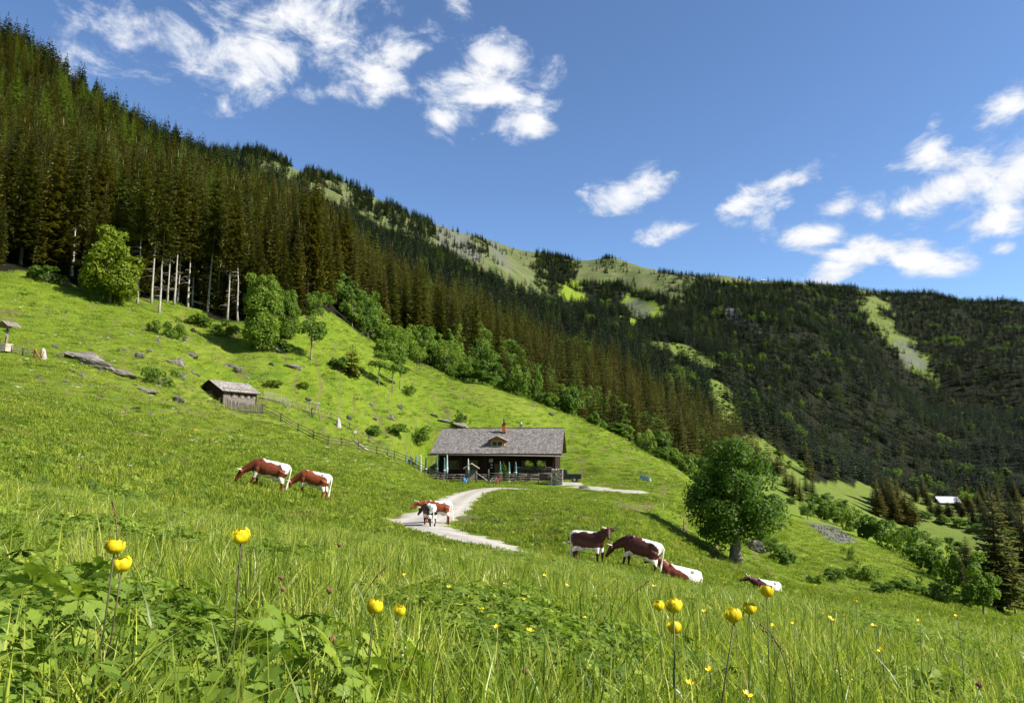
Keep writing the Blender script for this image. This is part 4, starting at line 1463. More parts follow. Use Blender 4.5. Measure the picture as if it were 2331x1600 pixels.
ROCKM = [rock_mesh(i) for i in range(5)]
ROCK_PX = [  # u, v (foot), width, height, label
    (200, 822, 100, 26, 'upper dark slab of the long rock ledge on the left pasture'),
    (228, 840, 76, 24, 'middle block of the long rock ledge on the left pasture'),
    (285, 857, 64, 14, 'lower flat end of the long rock ledge beside the sprawling shrub'),
    (136, 814, 25, 12, 'pale pointed rock left of the long rock ledge'),
    (162, 845, 26, 9, 'narrow dark rock lying below the long rock ledge'),
    (186, 856, 18, 12, 'rounded pinkish rock below the long rock ledge'),
    (128, 793, 14, 9, 'small dark rock between the shrine fence and the rock ledge'),
    (407, 917, 30, 18, 'lone pinkish boulder on the pasture left of the small hut'),
    (438, 812, 40, 12, 'flat slab with dark underside above the small hut'),
    (386, 826, 22, 13, 'grey rock at the left of the pale rock pair above the shrub'),
    (408, 832, 24, 24, 'pale upright rock of the pair above the sprawling shrub'),
    (412, 862, 20, 18, 'reddish rock just right of the sprawling shrub'),
    (318, 816, 24, 16, 'reddish rock on the pasture above the sprawling shrub'),
    (270, 800, 10, 8, 'small dark rock on the upper pasture, left of two'),
    (284, 798, 10, 8, 'small dark rock on the upper pasture, right of two'),
    (360, 777, 14, 11, 'grey boulder below the two dark shrubs'),
    (421, 778, 10, 15, 'upright pale rock right of the two shrubs'),
    (337, 893, 56, 9, 'flat pinkish stones in the turf below the sprawling shrub'),
    (90, 862, 26, 6, 'flat stone in the turf on the far left pasture'),
    (150, 870, 18, 9, 'white stone on the left pasture below the ledge'),
    (437, 848, 16, 8, 'small grey rock above the hut roof, left of two'),
    (450, 856, 14, 8, 'small grey rock above the hut roof, right of two'),
    (543, 848, 22, 16, 'pale boulder on the slope above the hut roof'),
    (525, 835, 28, 10, 'brown rock on the slope above the hut'),
    (664, 836, 38, 14, 'pink rock patch on the slope right of the oval maple'),
    (683, 842, 10, 10, 'small pale rock beside the pink rock patch'),
    (619, 832, 12, 9, 'grey rock on the slope below the oval maple'),
    (702, 912, 16, 9, 'white stone on the slope right of the small hut'),
    (540, 922, 34, 18, 'grey boulder at the foot of the front picket fence'),
    (855, 956, 14, 15, 'upright grey rock on the pasture above the fences'),
    (890, 954, 20, 14, 'dark grey boulder on the pasture right of the upright rock'),
    (846, 925, 10, 9, 'small grey rock on the pasture left of the dark boulder'),
    (795, 955, 14, 12, 'brown boulder beside the upper rail fence'),
    (910, 930, 18, 10, 'brown rock below the three slim trees'),
    (1012, 960, 34, 12, 'grey rock slab on the bank above the farmhouse'),
    (1050, 972, 46, 14, 'broken pale rocks under the bright shrub above the farmhouse'),
    (990, 948, 20, 7, 'small rock on the bank above the farmhouse'),
    (1256, 946, 14, 9, 'pinkish rock on the pasture right of the farmhouse chimneys, lower'),
    (1214, 925, 12, 8, 'small pale rock high on the pasture above the farmhouse'),
    (843, 1078, 9, 9, 'white stone in the grass between cows and house fence'),
    (1046, 1088, 28, 17, 'big beige boulder at the fence near the gate'),
    (1722, 1256, 40, 32, 'rugged dark rock with root mass right of the big maple stem'),
    (152, 652, 22, 16, 'grey rock under the bare stem left of the yellow-green maple'),
    (440, 755, 20, 10, 'pale rock in the undergrowth below the bare stems'),
    (340, 800, 18, 10, 'pale rock on the pasture above the sprawling shrub'),
    (640, 802, 26, 16, 'brown rock at the foot of the duller green tree'),
    (1137, 1190, 26, 8, 'brown stones in the bank inside the road bend'),
    (1225, 1238, 12, 5, 'white stone lying in the grass below the road bend'),
    (1330, 1112, 30, 8, 'grey stones at the edge of the lane by the truck'),
]
for k, (u, v, w_, h_, lab) in enumerate(ROCK_PX):
    p, d = hit(u, v, 26)
    W_, H_ = w_ / FPX * d, h_ / FPX * d
    o = put('rock', ROCKM[k % 5], None, (p.x, p.y, p.z + H_ * 0.22), (rr_.uniform(-.15, .15), rr_.uniform(.05, .3), rr_.uniform(-.3, .3)), (W_ * 1.2, max(W_ * 0.7, H_), H_ * 1.35))
    tag(o, lab, 'rock', 'rocks on the pastures')

# ------------------------------------------------------------------ meadow: grass, herbs, small flowers (uncountable)
r = np.random.default_rng(33)


def polar_pts(n, d0, d1, power=1.0, lim=42.0):
    rho = d0 * (d1 / d0) ** (r.random(n) ** power)
    th = np.radians(r.uniform(-lim, lim, n))
    x, y = rho * np.sin(th), rho * np.cos(th)
    return x, y, rho


def off_paths(x, y, pad=1.45):
    d1 = road_half(x, y) + 1.45
    d2, _ = path_dist(x, y, lane_c)
    lx, ly = house_local(x, y)
    inh = (np.abs(lx) < 9.6) & (ly > -1.5) & (ly < 16)
    return (d1 > pad + 0.12) & (d2 > pad + 1.0) & ~inh


g_tall = [clump_grass('grass_tall', 401 + i, 34, 0.12, 0.05, 0.19 + .03 * i, 0.0034, m_grass, 0.95) for i in range(4)]
g_broad = [clump_grass('grass_broad', 411 + i, 18, 0.11, 0.06, 0.20, 0.0055, m_grass, 0.9) for i in range(2)]
g_herb = [clump_herb('herb', 421 + i, 13, 0.14, 0.03, 0.17, 0.042, m_herb, 5) for i in range(3)]
g_stem = [clump_grass('grass_stem', 431, 3, 0.08, 0.26, 0.42, 0.0028, m_grass, 0.3), clump_grass('grass_dry', 432, 2, 0.08, 0.22, 0.36, 0.0026, m_straw, 0.4)]
near_meshes = g_tall + g_broad + g_herb + g_stem
x, y, rho = [np.concatenate(a_) for a_ in zip(polar_pts(5600, 0.55, 3.2, 0.8, 64), polar_pts(13000, 3.2, 11, 0.75, 53), polar_pts(13000, 11, 27, 0.8, 46))]
patch = fbm(x / 0.9, y / 0.9, 81)
patch2 = fbm(x / 3.0, y / 3.0, 82)
n = len(x)
q = r.random(n)
herb = (patch + 0.5 * patch2 - 0.25 * sstep(-0.5, 2.0, x) * (rho < 6) > 0.58)
vi = np.where(herb, 6 + r.integers(0, 3, n), np.where(q < 0.78, r.integers(0, 4, n), np.where(q < 0.93, 4 + r.integers(0, 2, n), np.where(q < 0.985, 9, 10))))
sc = r.uniform(0.7, 1.2, n) * np.where(herb, 1.0, 1 + 0.25 * patch2) * np.interp(rho, [1, 8, 16, 27], [1.0, 1.0, 0.9, 0.62])
sxy = sc * np.interp(rho, [3, 10, 27], [1.0, 1.35, 2.2])
ok = off_paths(x, y) & (rho > 0.62)
# keep the view of the camera free of blades standing right before the lens
ok &= ~((rho < 1.0) & (vi >= 9))
z = ground(x, y)
so = scatter('meadow_grass', np.column_stack([x, y, z])[ok], np.column_stack([r.normal(0, .1, (n, 2)), r.uniform(0, 6.28, n)])[ok], np.column_stack([sxy, sxy, sc])[ok], vi[ok], near_meshes)
tag(so, 'tall flowering meadow grass and herbs filling the foreground', 'grass', kind='stuff')

# big toothed leaves close to the camera (lower edge of the picture)
m_pal = [clump_herb('palmate', 441 + i, 8, 0.14, 0.05, 0.20, 0.062, m_herb, 5) for i in range(2)]
px = [(690, 1530), (760, 1490), (640, 1500), (720, 1580), (800, 1560), (600, 1560), (540, 1500), (180, 1420), (130, 1350), (60, 1380), (90, 1430), (220, 1350), (30, 1330), (160, 1290), (240, 1400), (330, 1370), (70, 1310), (410, 1390), (20, 1420), (300, 1480), (480, 1560), (60, 1250), (150, 1230), (300, 1320), (2250, 1480), (2150, 1500), (2050, 1490), (2300, 1520), (1950, 1440), (2200, 1440), (2100, 1560), (1650, 1560)]
X = []
for (u, v) in px:
    for q_ in range(2):
        a_, b_, c_ = cam_pt(u + rr_.uniform(-25, 25), v + rr_.uniform(-15, 15), 1.0)
        # meets the leaf layer 0.15 above the ground
        k = (-0.465 + 0.16) / (c_ + 0.142 * a_ + 0.14 * b_)
        X.append((a_ * k, b_ * k))
X = np.array(X)
zz = ground(X[:, 0], X[:, 1])
so = scatter('broad_leaf_herbs', np.column_stack([X, zz]), np.column_stack([r.normal(0, .1, (len(X), 2)), r.uniform(0, 6.28, len(X))]), r.uniform(.75, 1.15, len(X)), r.integers(0, 2, len(X)), m_pal)
tag(so, 'toothed globeflower leaves massed at the lower left of the meadow', 'herbs', kind='stuff')

# short pasture turf farther off
turf = [clump_grass('turf', 451 + i, 46, 0.42, 0.05, 0.17 + 0.05 * i, 0.020, m_turf, 0.6) for i in range(3)]
weed = [clump_herb('weed', 461 + i, 14, 0.30, 0.06, 0.24, 0.15, m_herb, 5) for i in range(2)]
x, y, rho = [np.concatenate(a_) for a_ in zip(polar_pts(22000, 20, 60, 0.75), polar_pts(32000, 60, 185, 0.7))]
z = ground(x, y)
f_, a_ = cover(x, y, z)
n = len(x)
pt_ = fbm(x / 7, y / 7, 91)
wd = (r.random(n) < 0.045 + 0.07 * (pt_ > 0.5))
vi = np.where(wd, 3 + r.integers(0, 2, n), r.integers(0, 3, n))
sc = r.uniform(0.6, 1.25, n) * np.interp(rho, [20, 60, 185], [1.0, 1.5, 2.3]) * np.where(wd, 0.9, 1)
szz = sc * np.interp(rho, [20, 60, 185], [0.85, 0.55, 0.42]) * (1 + 0.35 * np.clip(pt_, -1, 1))
uu, vv, dd = to_px(x, y, z)
scree = in_poly(uu, vv, ROCKY[5]) & (dd > 90)
ok = off_paths(x, y, 1.6) & (f_ < 0.5) & ~scree & ~((fbm(x / 2.2, y / 2.2, 97) > 0.75) & (r.random(n) < .8)) & ~(tracks(x, y, z) & (r.random(n) < .85)) & visible(x, y, z, 0.5, 0.5)
so = scatter('pasture_turf', np.column_stack([x, y, z])[ok], np.column_stack([r.normal(0, .08, (n, 2)), r.uniform(0, 6.28, n)])[ok], np.column_stack([sc, sc, szz])[ok], vi[ok], turf + weed)
tag(so, 'short grazed turf with weed tufts on the pastures', 'turf', kind='stuff')

# white specks of blossom high on the left pasture
m_white = simple_mat('white_petal', (0.78, 0.77, 0.72), 0.6, var=0.1)
m_yellow = simple_mat('yellow_petal', (0.80, 0.60, 0.015), 0.45, 0.3, 0.1)
mbw = MB()
for i in range(7):
    a_ = rr_.uniform(0, 6.28)
    q_ = rr_.uniform(0, 0.35)
    mbw.ell((q_ * math.cos(a_), q_ * math.sin(a_), 0.16 + rr_.uniform(0, .08)), (0.05, 0.05, 0.025), None, 5, 3)
bw = mbw.mesh('white_blossom', m_white)
by_ = mbw.mesh('yellow_blossom', m_yellow)
x, y, rho = polar_pts(1900, 28, 120)
z = ground(x, y)
uu, vv, dd = to_px(x, y, z)
f_, a_ = cover(x, y, z)
ok = off_paths(x, y, 1.8) & (f_ < 0.5) & (fbm(x / 9, y / 9, 95) > 0.05) & ((uu < 900) | (r.random(len(x)) < 0.3))
so = scatter('pasture_blossoms', np.column_stack([x, y, z])[ok], np.column_stack([np.zeros((len(x), 2)), r.uniform(0, 6.28, len(x))])[ok], (r.uniform(0.4, 1.0, len(x)) * np.interp(rho, [28, 120], [0.55, 1.2]))[ok], (r.random(len(x)) < 0.3).astype(int)[ok], [bw, by_])
tag(so, 'tiny white and yellow blossoms sprinkled over the pastures', 'flowers', kind='stuff')

# loose stones on the scree below the big maple
x, y, rho = polar_pts(9000, 95, 210, 1, 30)
z = ground(x, y)
uu, vv, dd = to_px(x, y, z)
ok = in_poly(uu, vv, ROCKY[5])
so = scatter('scree_stones', np.column_stack([x, y, z])[ok], r.uniform(0, 6.28, (len(x), 3))[ok], (r.uniform(0.25, 0.9, len(x)))[ok], r.integers(0, 5, len(x))[ok], ROCKM)
tag(so, 'grey scree stones spilling down the bank right of the big maple', 'stones', kind='stuff')
x, y, rho = polar_pts(900, 60, 130)
z = ground(x, y)
uu, vv, dd = to_px(x, y, z)
f_, a_ = cover(x, y, z)
ok = (uu > 100) & (uu < 1000) & (vv < 960) & (vv > 690) & (f_ < .5) & (fbm(x / 8, y / 8, 99) > 0.0) & off_paths(x, y, 2)
so = scatter('pasture_stones', np.column_stack([x, y, z + 0.02])[ok], r.uniform(-.4, .4, (len(x), 3))[ok], np.column_stack([r.uniform(0.3, 0.8, len(x)), r.uniform(0.2, 0.6, len(x)), r.uniform(0.15, 0.4, len(x))])[ok], r.integers(0, 5, len(x))[ok], ROCKM)
tag(so, 'small scattered stones in the turf of the left pasture', 'stones', kind='stuff')

# ------------------------------------------------------------------ cows
def coat_mat(name, c):
    m = new_mat(name)
    t = NT(m)
    nz = t.noise(t.obj(), 9.0, 5, 0.6)
    a = t.math('ADD', t.attr('white').outputs['Fac'], t.math('MULTIPLY', t.math('SUBTRACT', t.noise(t.obj(), 14.0, 4, 0.6), 0.5), 0.10))
    w = t.ramp(a, [(0.49, (0, 0, 0)), (0.515, (1, 1, 1))])
    br_ = t.ramp(nz, [(0.3, tuple(x * .7 for x in c)), (0.7, tuple(x * 1.25 for x in c))])
    wh = t.ramp(nz, [(0.3, (0.62, 0.57, 0.49)), (0.65, (0.80, 0.77, 0.71))])
    cc = t.mix(w, br_, wh)
    cc = t.mix(t.math('MULTIPLY', t.ramp(t.noise(t.obj(), 3.2, 6, 0.7), [(0.52, (0, 0, 0)), (0.74, (1, 1, 1))]), t.math('MULTIPLY', w, 0.4)), cc, (0.24, 0.18, 0.11))
    cc = t.mix(t.attr('dark').outputs['Fac'], cc, (0.035, 0.022, 0.018))
    t.out(t.principled(cc, 0.55, 0.3, t.bump(t.noise(t.obj(), 60, 3, 0.6), 0.25, 0.01)))
    return m


m_coat = {'chestnut': coat_mat('coat_chestnut', (0.215, 0.050, 0.014)), 'mahogany': coat_mat('coat_mahogany', (0.058, 0.014, 0.007)), 'dark': coat_mat('coat_dark', (0.028, 0.014, 0.011)), 'red': coat_mat('coat_red', (0.150, 0.033, 0.011))}
m_horn = simple_mat('horn', (0.62, 0.55, 0.42), 0.45, 0.4, 0.2, 8)
m_eye = simple_mat('eye', (0.012, 0.008, 0.006), 0.15, 0.6, 0.1)
m_tail = simple_mat('tail_hair', (0.74, 0.69, 0.60), 0.8, 0.1, 0.15, 12)


def loft(mb, st, seg=12):
    """stations: centre, forward, up, half width, half height"""
    rings = []
    for c, f, up, hw, hh in st:
        c, f, up = Vector(c), Vector(f).normalized(), Vector(up)
        s = f.cross(up).normalized()
        u = s.cross(f).normalized()
        rings.append([c + s * (math.cos(2 * PI * k / seg) * hw) + u * (math.sin(2 * PI * k / seg) * hh) for k in range(seg)])
    vs = [p for rg in rings for p in rg]
    fs = []
    n = len(rings)
    for i in range(n - 1):
        for k in range(seg):
            k2 = (k + 1) % seg
            fs.append((i * seg + k, i * seg + k2, (i + 1) * seg + k2, (i + 1) * seg + k))
    fs.append(tuple(range(seg - 1, -1, -1)))
    fs.append(tuple((n - 1) * seg + k for k in range(seg)))
    mb.add(vs, fs)


TORSO = [(-.80, 1.17, .13, .13), (-.74, 1.13, .23, .21), (-.60, 1.08, .30, .275), (-.40, 1.03, .345, .285), (-.15, .99, .385, .325), (.10, .97, .40, .335), (.32, .98, .385, .30), (.50, 1.01, .36, .245), (.64, 1.04, .31, .20), (.75, 1.06, .23, .155)]


COW = 0.95


def make_cow(loc, heading, coat, poll, face, label, lying=False, step=0.0, scale=1.0, tail_swing=0.0, group='grazing cattle'):
    dz = -0.60 if lying else 0.0
    scale *= COW
    mb = MB()
    loft(mb, [((x, 0, z + dz), (1, 0, 0), (0, 0, 1), hw, hh) for x, z, hh, hw in TORSO], 16)
    poll, face = Vector(poll), Vector(face).normalized()
    s0 = Vector((.58, 0, 1.10 + dz))
    nk = [(s0, .19, .27), (s0.lerp(poll, .35) + Vector((0, 0, .05)), .145, .215), (s0.lerp(poll, .7) + Vector((0, 0, .03)), .115, .17), (poll - face * 0.02, .10, .135)]
    for i in range(len(nk)):
        pass
    loft(mb, [(nk[i][0], (nk[min(i + 1, 3)][0] - nk[max(i - 1, 0)][0]), (0, 0, 1) if abs((poll - s0).normalized().z) < .85 else (1, 0, .3), nk[i][1], nk[i][2]) for i in range(4)], 12)
    hup = Vector((0, 0, 1)) - face * face.z
    if hup.length < 0.2:
        hup = Vector((1, 0, 0)) - face * face.x
    hup.normalize()
    loft(mb, [(poll + face * t_ + hup * o_, face, hup, w_, h_) for t_, o_, w_, h_ in ((-.06, .02, .07, .08), (0, 0.01, .105, .125), (.11, 0, .118, .135), (.24, -.01, .095, .115), (.36, -.02, .072, .085), (.45, -.03, .076, .074), (.52, -.035, .062, .052), (.545, -.035, .03, .03))], 12)
    side = face.cross(hup).normalized()
    for sg in (-1, 1):
        e0 = poll + side * sg * .10 + face * .02 + hup * .02
        e1 = e0 + side * sg * .23 - hup * .02 - face * .03
        mb.tube([e0, e0.lerp(e1, .5), e1], [.045, .078, .03], 8)
        # dewlap / brisket and shoulder mass
        mb.ell((.50, sg * .14, .95 + dz), (.20, .13, .30))
        mb.ell((-.52, sg * .15, .98 + dz), (.24, .14, .30))
        mb.ell((-.44, sg * .20, 1.30 + dz), (.09, .06, .06))
        mb.ell((-.76, sg * .10, 1.22 + dz), (.07, .06, .07))
        mb.ell((.44, sg * .10, 1.32 + dz), (.10, .08, .07))
    mb.ell((.62, 0, .86 + dz), (.16, .12, .22))
    if not lying:
        mb.ell((-.36, 0, .64), (.19, .15, .14))
        for sg in (-1, 1):
            f_ = step * sg
            mb.tube([(.52, sg * .17, .95), (.54 + f_ * .3, sg * .165, .66), (.56 + f_ * .7, sg * .15, .42), (.555 + f_ * .9, sg * .145, .20), (.57 + f_, sg * .145, .09), (.59 + f_, sg * .145, 0.0)], [.13, .098, .064, .046, .052, .062], 10)
            h_ = -step * sg
            mb.tube([(-.56, sg * .16, 1.02), (-.50 + h_ * .2, sg * .175, .76), (-.64 + h_ * .5, sg * .165, .53), (-.665 + h_ * .7, sg * .155, .33), (-.645 + h_ * .9, sg * .15, .12), (-.61 + h_, sg * .15, 0.0)], [.20, .15, .082, .05, .055, .064], 10)
    else:
        for sg in (-1, 1):
            mb.tube([(.50, sg * .2, .30), (.70, sg * .24, .12), (.50, sg * .26, .06), (.35, sg * .25, .05)], [.13, .085, .06, .055], 8)
            mb.tube([(-.5, sg * .25, .38), (-.25, sg * .36, .20), (-.50, sg * .40, .10), (-.25, sg * .42, .05)], [.21, .15, .08, .055], 8)
        mb.ell((-.1, 0, .22), (.55, .36, .24))
    tmp = mb.build('cow_tmp', None)
    md = tmp.modifiers.new('r', 'REMESH')
    md.mode = 'VOXEL'
    md.voxel_size = 0.026
    sm = tmp.modifiers.new('s', 'SMOOTH')
    sm.factor = 0.5
    sm.iterations = 5
    dg = bpy.context.evaluated_depsgraph_get()
    me = bpy.data.meshes.new_from_object(tmp.evaluated_get(dg))
    bpy.data.objects.remove(tmp)
    me.materials.clear()
    me.materials.append(m_coat[coat])
    me.polygons.foreach_set('use_smooth', [True] * len(me.polygons))
    co = np.empty(len(me.vertices) * 3, np.float32)
    me.vertices.foreach_get('co', co)
    co = co.reshape(-1, 3)
    x, y, z = co[:, 0], co[:, 1], co[:, 2] - dz
    tx = [s[0] for s in TORSO]
    zt = np.interp(x, tx, [s[1] + s[2] for s in TORSO])
    nz1 = 0.05 * vnoise(x * 5 + loc[0], z * 5 + y * 4, 5) + 0.025 * vnoise(x * 13, z * 13 + y * 9 + loc[0], 6)
    th = np.interp(x, [-.75, -.5, -.2, .2, .5, .62], [.30, .17, .10, .05, .0, -.06]) * (2.8 if lying else 0.62 if coat == 'mahogany' else 1.0)
    c1 = z - (zt - th)
    c2 = np.minimum((-.73 - x) * 1.5, z - .50)
    c3 = np.minimum(((.72 if coat == 'mahogany' else .75) - z), z - (.50 if not lying else .30))
    c3 = np.where((x > -.62) | (z > .62), c3, c3)
    w = np.maximum(np.maximum(c1, c2), c3) + nz1
    w = np.minimum(w, (.74 - x) * 0.8 + nz1)
    at = me.attributes.new('white', 'FLOAT', 'POINT')
    at.data.foreach_set('value', (0.5 + w * 2.0).astype(np.float32))
    dk = np.zeros(len(x))
    if not lying:
        dk = np.where(z < 0.075, 0.9, 0)
    hd = (co - np.array(poll)) @ np.array(face)
    on_head = np.linalg.norm(co - np.array(poll + face * .5), axis=1) < 0.10
    dk = np.where(on_head, 0.55, dk)
    at = me.attributes.new('dark', 'FLOAT', 'POINT')
    at.data.foreach_set('value', dk.astype(np.float32))
    # lean the animal with the slope it stands on
    hx, hy = math.cos(heading), math.sin(heading)
    zf, zb_ = gz(loc[0] + hx * .58 * scale, loc[1] + hy * .58 * scale), gz(loc[0] - hx * .62 * scale, loc[1] - hy * .62 * scale)
    pitch = -math.atan2(zf - zb_, 1.2 * scale)
    o = empty('cow', (loc[0], loc[1], (zf + zb_) / 2 - 0.03), 0, label, 'cow', group, scale)
    o.rotation_euler = (Matrix.Rotation(heading, 3, 'Z') @ Matrix.Rotation(pitch * (0.9 if not lying else 0.8), 3, 'Y')).to_euler()
    put('body', me, o)
    for sg in (-1, 1):
        h0 = poll + side * sg * .07 + hup * .07 - face * .03
        mbh = MB()
        mbh.tube([h0, h0 + side * sg * .10 + hup * .03, h0 + side * sg * .17 + hup * .10 + face * .03, h0 + side * sg * .17 + hup * .20 + face * .05], [.032, .027, .018, .004], 7)
        mbh.build('horn', m_horn, o, True)
        mbe = MB()
        mbe.ell(poll + face * .15 + side * sg * .098 + hup * .055, (.022, .022, .022), None, 8, 5)
        mbe.build('eye', m_eye, o, True)
    mbt = MB()
    if lying:
        mbt.tube([(-.79, 0, .62), (-.86, .02, .45), (-.84, .12, .2), (-.75, .25, .06)], [.035, .026, .02, .03], 7)
    else:
        sw = tail_swing
        mbt.tube([(-.78, 0, 1.26), (-.86, sw * .1, 1.20), (-.885, sw * .3, .95), (-.885 - abs(sw) * .1, sw * .7, .68), (-.88 - abs(sw) * .2, sw, .45), (-.87 - abs(sw) * .2, sw * 1.15, .30), (-.86, sw * 1.2, .20)], [.04, .032, .024, .022, .045, .05, .01], 7)
    mbt.build('tail', m_tail, o, True)
    return o


def world_to_local_dir(v, heading):
    c, s = math.cos(-heading), math.sin(-heading)
    return (v[0] * c - v[1] * s, v[0] * s + v[1] * c, v[2])


GRAZE = ((1.18, .03, .66), (.42, .02, -.90))
p = drop(603, 1112, 31)
make_cow(p, R(184), 'red', *GRAZE, 'brown cow with white back grazing farthest left on the slope', step=0.07, scale=1.06)
p = drop(707, 1140, 33.3)
make_cow(p, R(176), 'chestnut', (1.16, .03, .62), (.40, 0, -.90), 'lighter chestnut cow grazing with its head behind the leftmost cow', step=-0.08, scale=1.0, tail_swing=.05)
p = drop(994, 1187, 38.6)
make_cow(p, R(183), 'chestnut', (1.16, .10, 1.18), (.80, .42, -.50), 'chestnut cow standing sideways on the gravel road', step=0.05, tail_swing=.28)
p = drop(978, 1190, 36.9)
make_cow(p, R(112), 'dark', (1.15, .18, 1.00), (.62, .35, -.70), 'dark brown and white cow seen from behind on the gravel road', step=0.06, scale=.93)
p = drop(1340, 1281, 28.2)
h5 = R(-36)
f5 = Vector((-p.x, -p.y, -p.z)).normalized()
f5 = Vector(world_to_local_dir((f5.x, f5.y, -0.62), h5))
make_cow(p, h5, 'mahogany', (1.03, -.06, 1.46), f5, 'mahogany cow with raised horned head looking straight at the viewer', step=0.05, scale=1.0)
p = drop(1452, 1294, 27.3)
make_cow(p, R(152), 'mahogany', (1.20, .05, .70), (.50, .04, -.87), 'mahogany cow with lowered head, its white tail end towards the viewer', step=0.07, scale=1.02)
p = drop(1545, 1330, 28.6)
make_cow(p, R(172), 'red', (1.10, .04, .88), (.85, .1, -.5), 'cow lying in the grass behind the white-tailed mahogany cow', lying=True, scale=1.06)
p = drop(1742, 1345, 38.5)
make_cow(p, R(176), 'mahogany', (1.06, .06, .70), (.92, .1, -.30), 'cow lying alone in the grass in front of the big maple', lying=True, scale=1.0)

# ------------------------------------------------------------------ buildings and fences: materials
m_wood_dark = simple_mat('wood_dark', (0.030, 0.016, 0.010), 0.85, 0.2, 0.4, 5, 0.5, 14, stretch=(0.4, 4, 6))
m_wood_grey = simple_mat('wood_weathered', (0.185, 0.158, 0.130), 0.9, 0.15, 0.4, 5, 0.5, 20, stretch=(1, 1, 1))
m_wood_fence = simple_mat('wood_fence', (0.105, 0.085, 0.068), 0.9, 0.15, 0.45, 6, 0.5, 20)
m_wood_pale = simple_mat('wood_pale', (0.40, 0.345, 0.27), 0.85, 0.15, 0.3, 6, 0.4, 20)
m_wood_orange = simple_mat('wood_orange', (0.36, 0.135, 0.035), 0.7, 0.25, 0.35, 5, 0.3, 18)
m_metal_dark = simple_mat('metal_dark', (0.035, 0.03, 0.028), 0.5, 0.4, 0.2)
m_brick = simple_mat('brick_orange', (0.42, 0.115, 0.035), 0.85, 0.2, 0.35, 8, 0.4, 25)
m_stone_grey = simple_mat('stone_grey', (0.34, 0.32, 0.30), 0.9, 0.15, 0.3, 6, 0.4, 14)
m_glass = new_mat('glass')
t = NT(m_glass)
t.out(t.principled((0.02, 0.026, 0.022), 0.08, 0.6))
m_parasol = {'teal': simple_mat('parasol_teal', (0.085, 0.19, 0.18), 0.8, 0.2, 0.15, 5), 'pale': simple_mat('parasol_pale', (0.42, 0.52, 0.50), 0.8, 0.2, 0.12, 5), 'green': simple_mat('parasol_green', (0.02, 0.075, 0.055), 0.8, 0.2, 0.15, 5)}
m_metal_roof = simple_mat('metal_roof', (0.75, 0.77, 0.80), 0.35, 0.5, 0.08, 3)

m_shingle = new_mat('shingle')
t = NT(m_shingle)
sc_ = t.ramp(t.attr('tone').outputs['Fac'], [(0.0, (0.085, 0.074, 0.066)), (0.4, (0.195, 0.175, 0.162)), (0.75, (0.29, 0.265, 0.25)), (1.0, (0.42, 0.395, 0.38))])
sc_ = t.mix(t.math('MULTIPLY', t.noise(t.obj(), 0.7, 5, 0.6), 0.5), sc_, (0.22, 0.185, 0.16))
t.out(t.principled(sc_, 0.85, 0.2, t.bump(t.noise(t.obj(), 25, 4, 0.6), 0.4, 0.02)))


def shingle_mesh(name, x0, x1, y0, z0, y1, z1, expo=0.28, wid=0.20, seed=1, thick=0.03):
    """courses of split shingles from the eave (y0,z0) up to the ridge (y1,z1)"""
    r_ = np.random.default_rng(seed)
    L = math.hypot(y1 - y0, z1 - z0)
    dy, dz_ = (y1 - y0) / L, (z1 - z0) / L
    ny, nz_ = -dz_ * (1 if dy > 0 else -1), abs(dy)
    V, F, T = [], [], []
    nc = max(1, int(L / expo))
    for c in range(nc):
        s0 = c * L / nc
        x = x0 - r_.uniform(0, wid)
        while x < x1:
            w = wid * r_.uniform(0.6, 1.4)
            a, b = max(x, x0), min(x + w, x1)
            x += w
            if b - a < 0.02:
                continue
            off = r_.uniform(-.04, .04)
            up = thick * r_.uniform(0.7, 1.6)
            sA, sB = max(s0 + off - 0.03, -0.05), min(s0 + L / nc * 1.25, L)
            o = len(V)
            for (s, u_) in ((sA, 0.0), (sA, up), (sB, 0.006)):
                for xx in (a + 0.004, b - 0.004):
                    V.append((xx, y0 + dy * s + ny * u_, z0 + dz_ * s + nz_ * u_))
            F += [(o, o + 1, o + 3, o + 2), (o + 2, o + 3, o + 5, o + 4)]
            tn = float(np.clip(r_.normal(0.5, 0.25), 0, 1))
            T += [tn, tn]
    me = np_mesh(name, np.array(V), np.array(F), m_shingle)
    tone_attr(me, T)
    return me


def log_wall(mb, a, b, z0, z1, course=0.24, thick=0.2):
    n = max(1, round((z1 - z0) / course))
    for i in range(n):
        z = z0 + (i + .5) * (z1 - z0) / n
        mb.beam((a[0], a[1], z), (b[0], b[1], z), thick * (0.92 + 0.08 * (i % 2)), (z1 - z0) / n * 0.93)


# ------------------------------------------------------------------ farmhouse
hs = empty('farmhouse', HOUSE, HOUSE_RZ, 'long dark timber farmhouse with grey shingle roof and dormer', 'house')
RX0, RX1, EZ, RZ_, RD = -9.55, 9.45, 3.78, 7.52, 8.0     # roof ends, eave level, ridge level, half depth
mb = MB()
sl = (RZ_ - EZ) / RD
for (ya, yb) in ((0, RD), (2 * RD, RD)):
    za, zb2 = EZ, RZ_
    vs = [(RX0, ya, za - .03), (RX1, ya, za - .03), (RX1, yb, zb2 - .03), (RX0, yb, zb2 - .03), (RX0, ya, za - .19), (RX1, ya, za - .19), (RX1, yb, zb2 - .19), (RX0, yb, zb2 - .19)]
    mb.add(vs, [(0, 1, 2, 3), (7, 6, 5, 4), (0, 4, 5, 1), (1, 5, 6, 2), (3, 7, 4, 0), (2, 6, 7, 3)])
roof = mb.build('roof', m_wood_grey, hs)
sh = put('shingles', shingle_mesh('shingles', RX0 - .03, RX1 + .03, 0, EZ, RD, RZ_, 0.27, 0.19, 3), roof)
sh['kind'] = 'stuff'
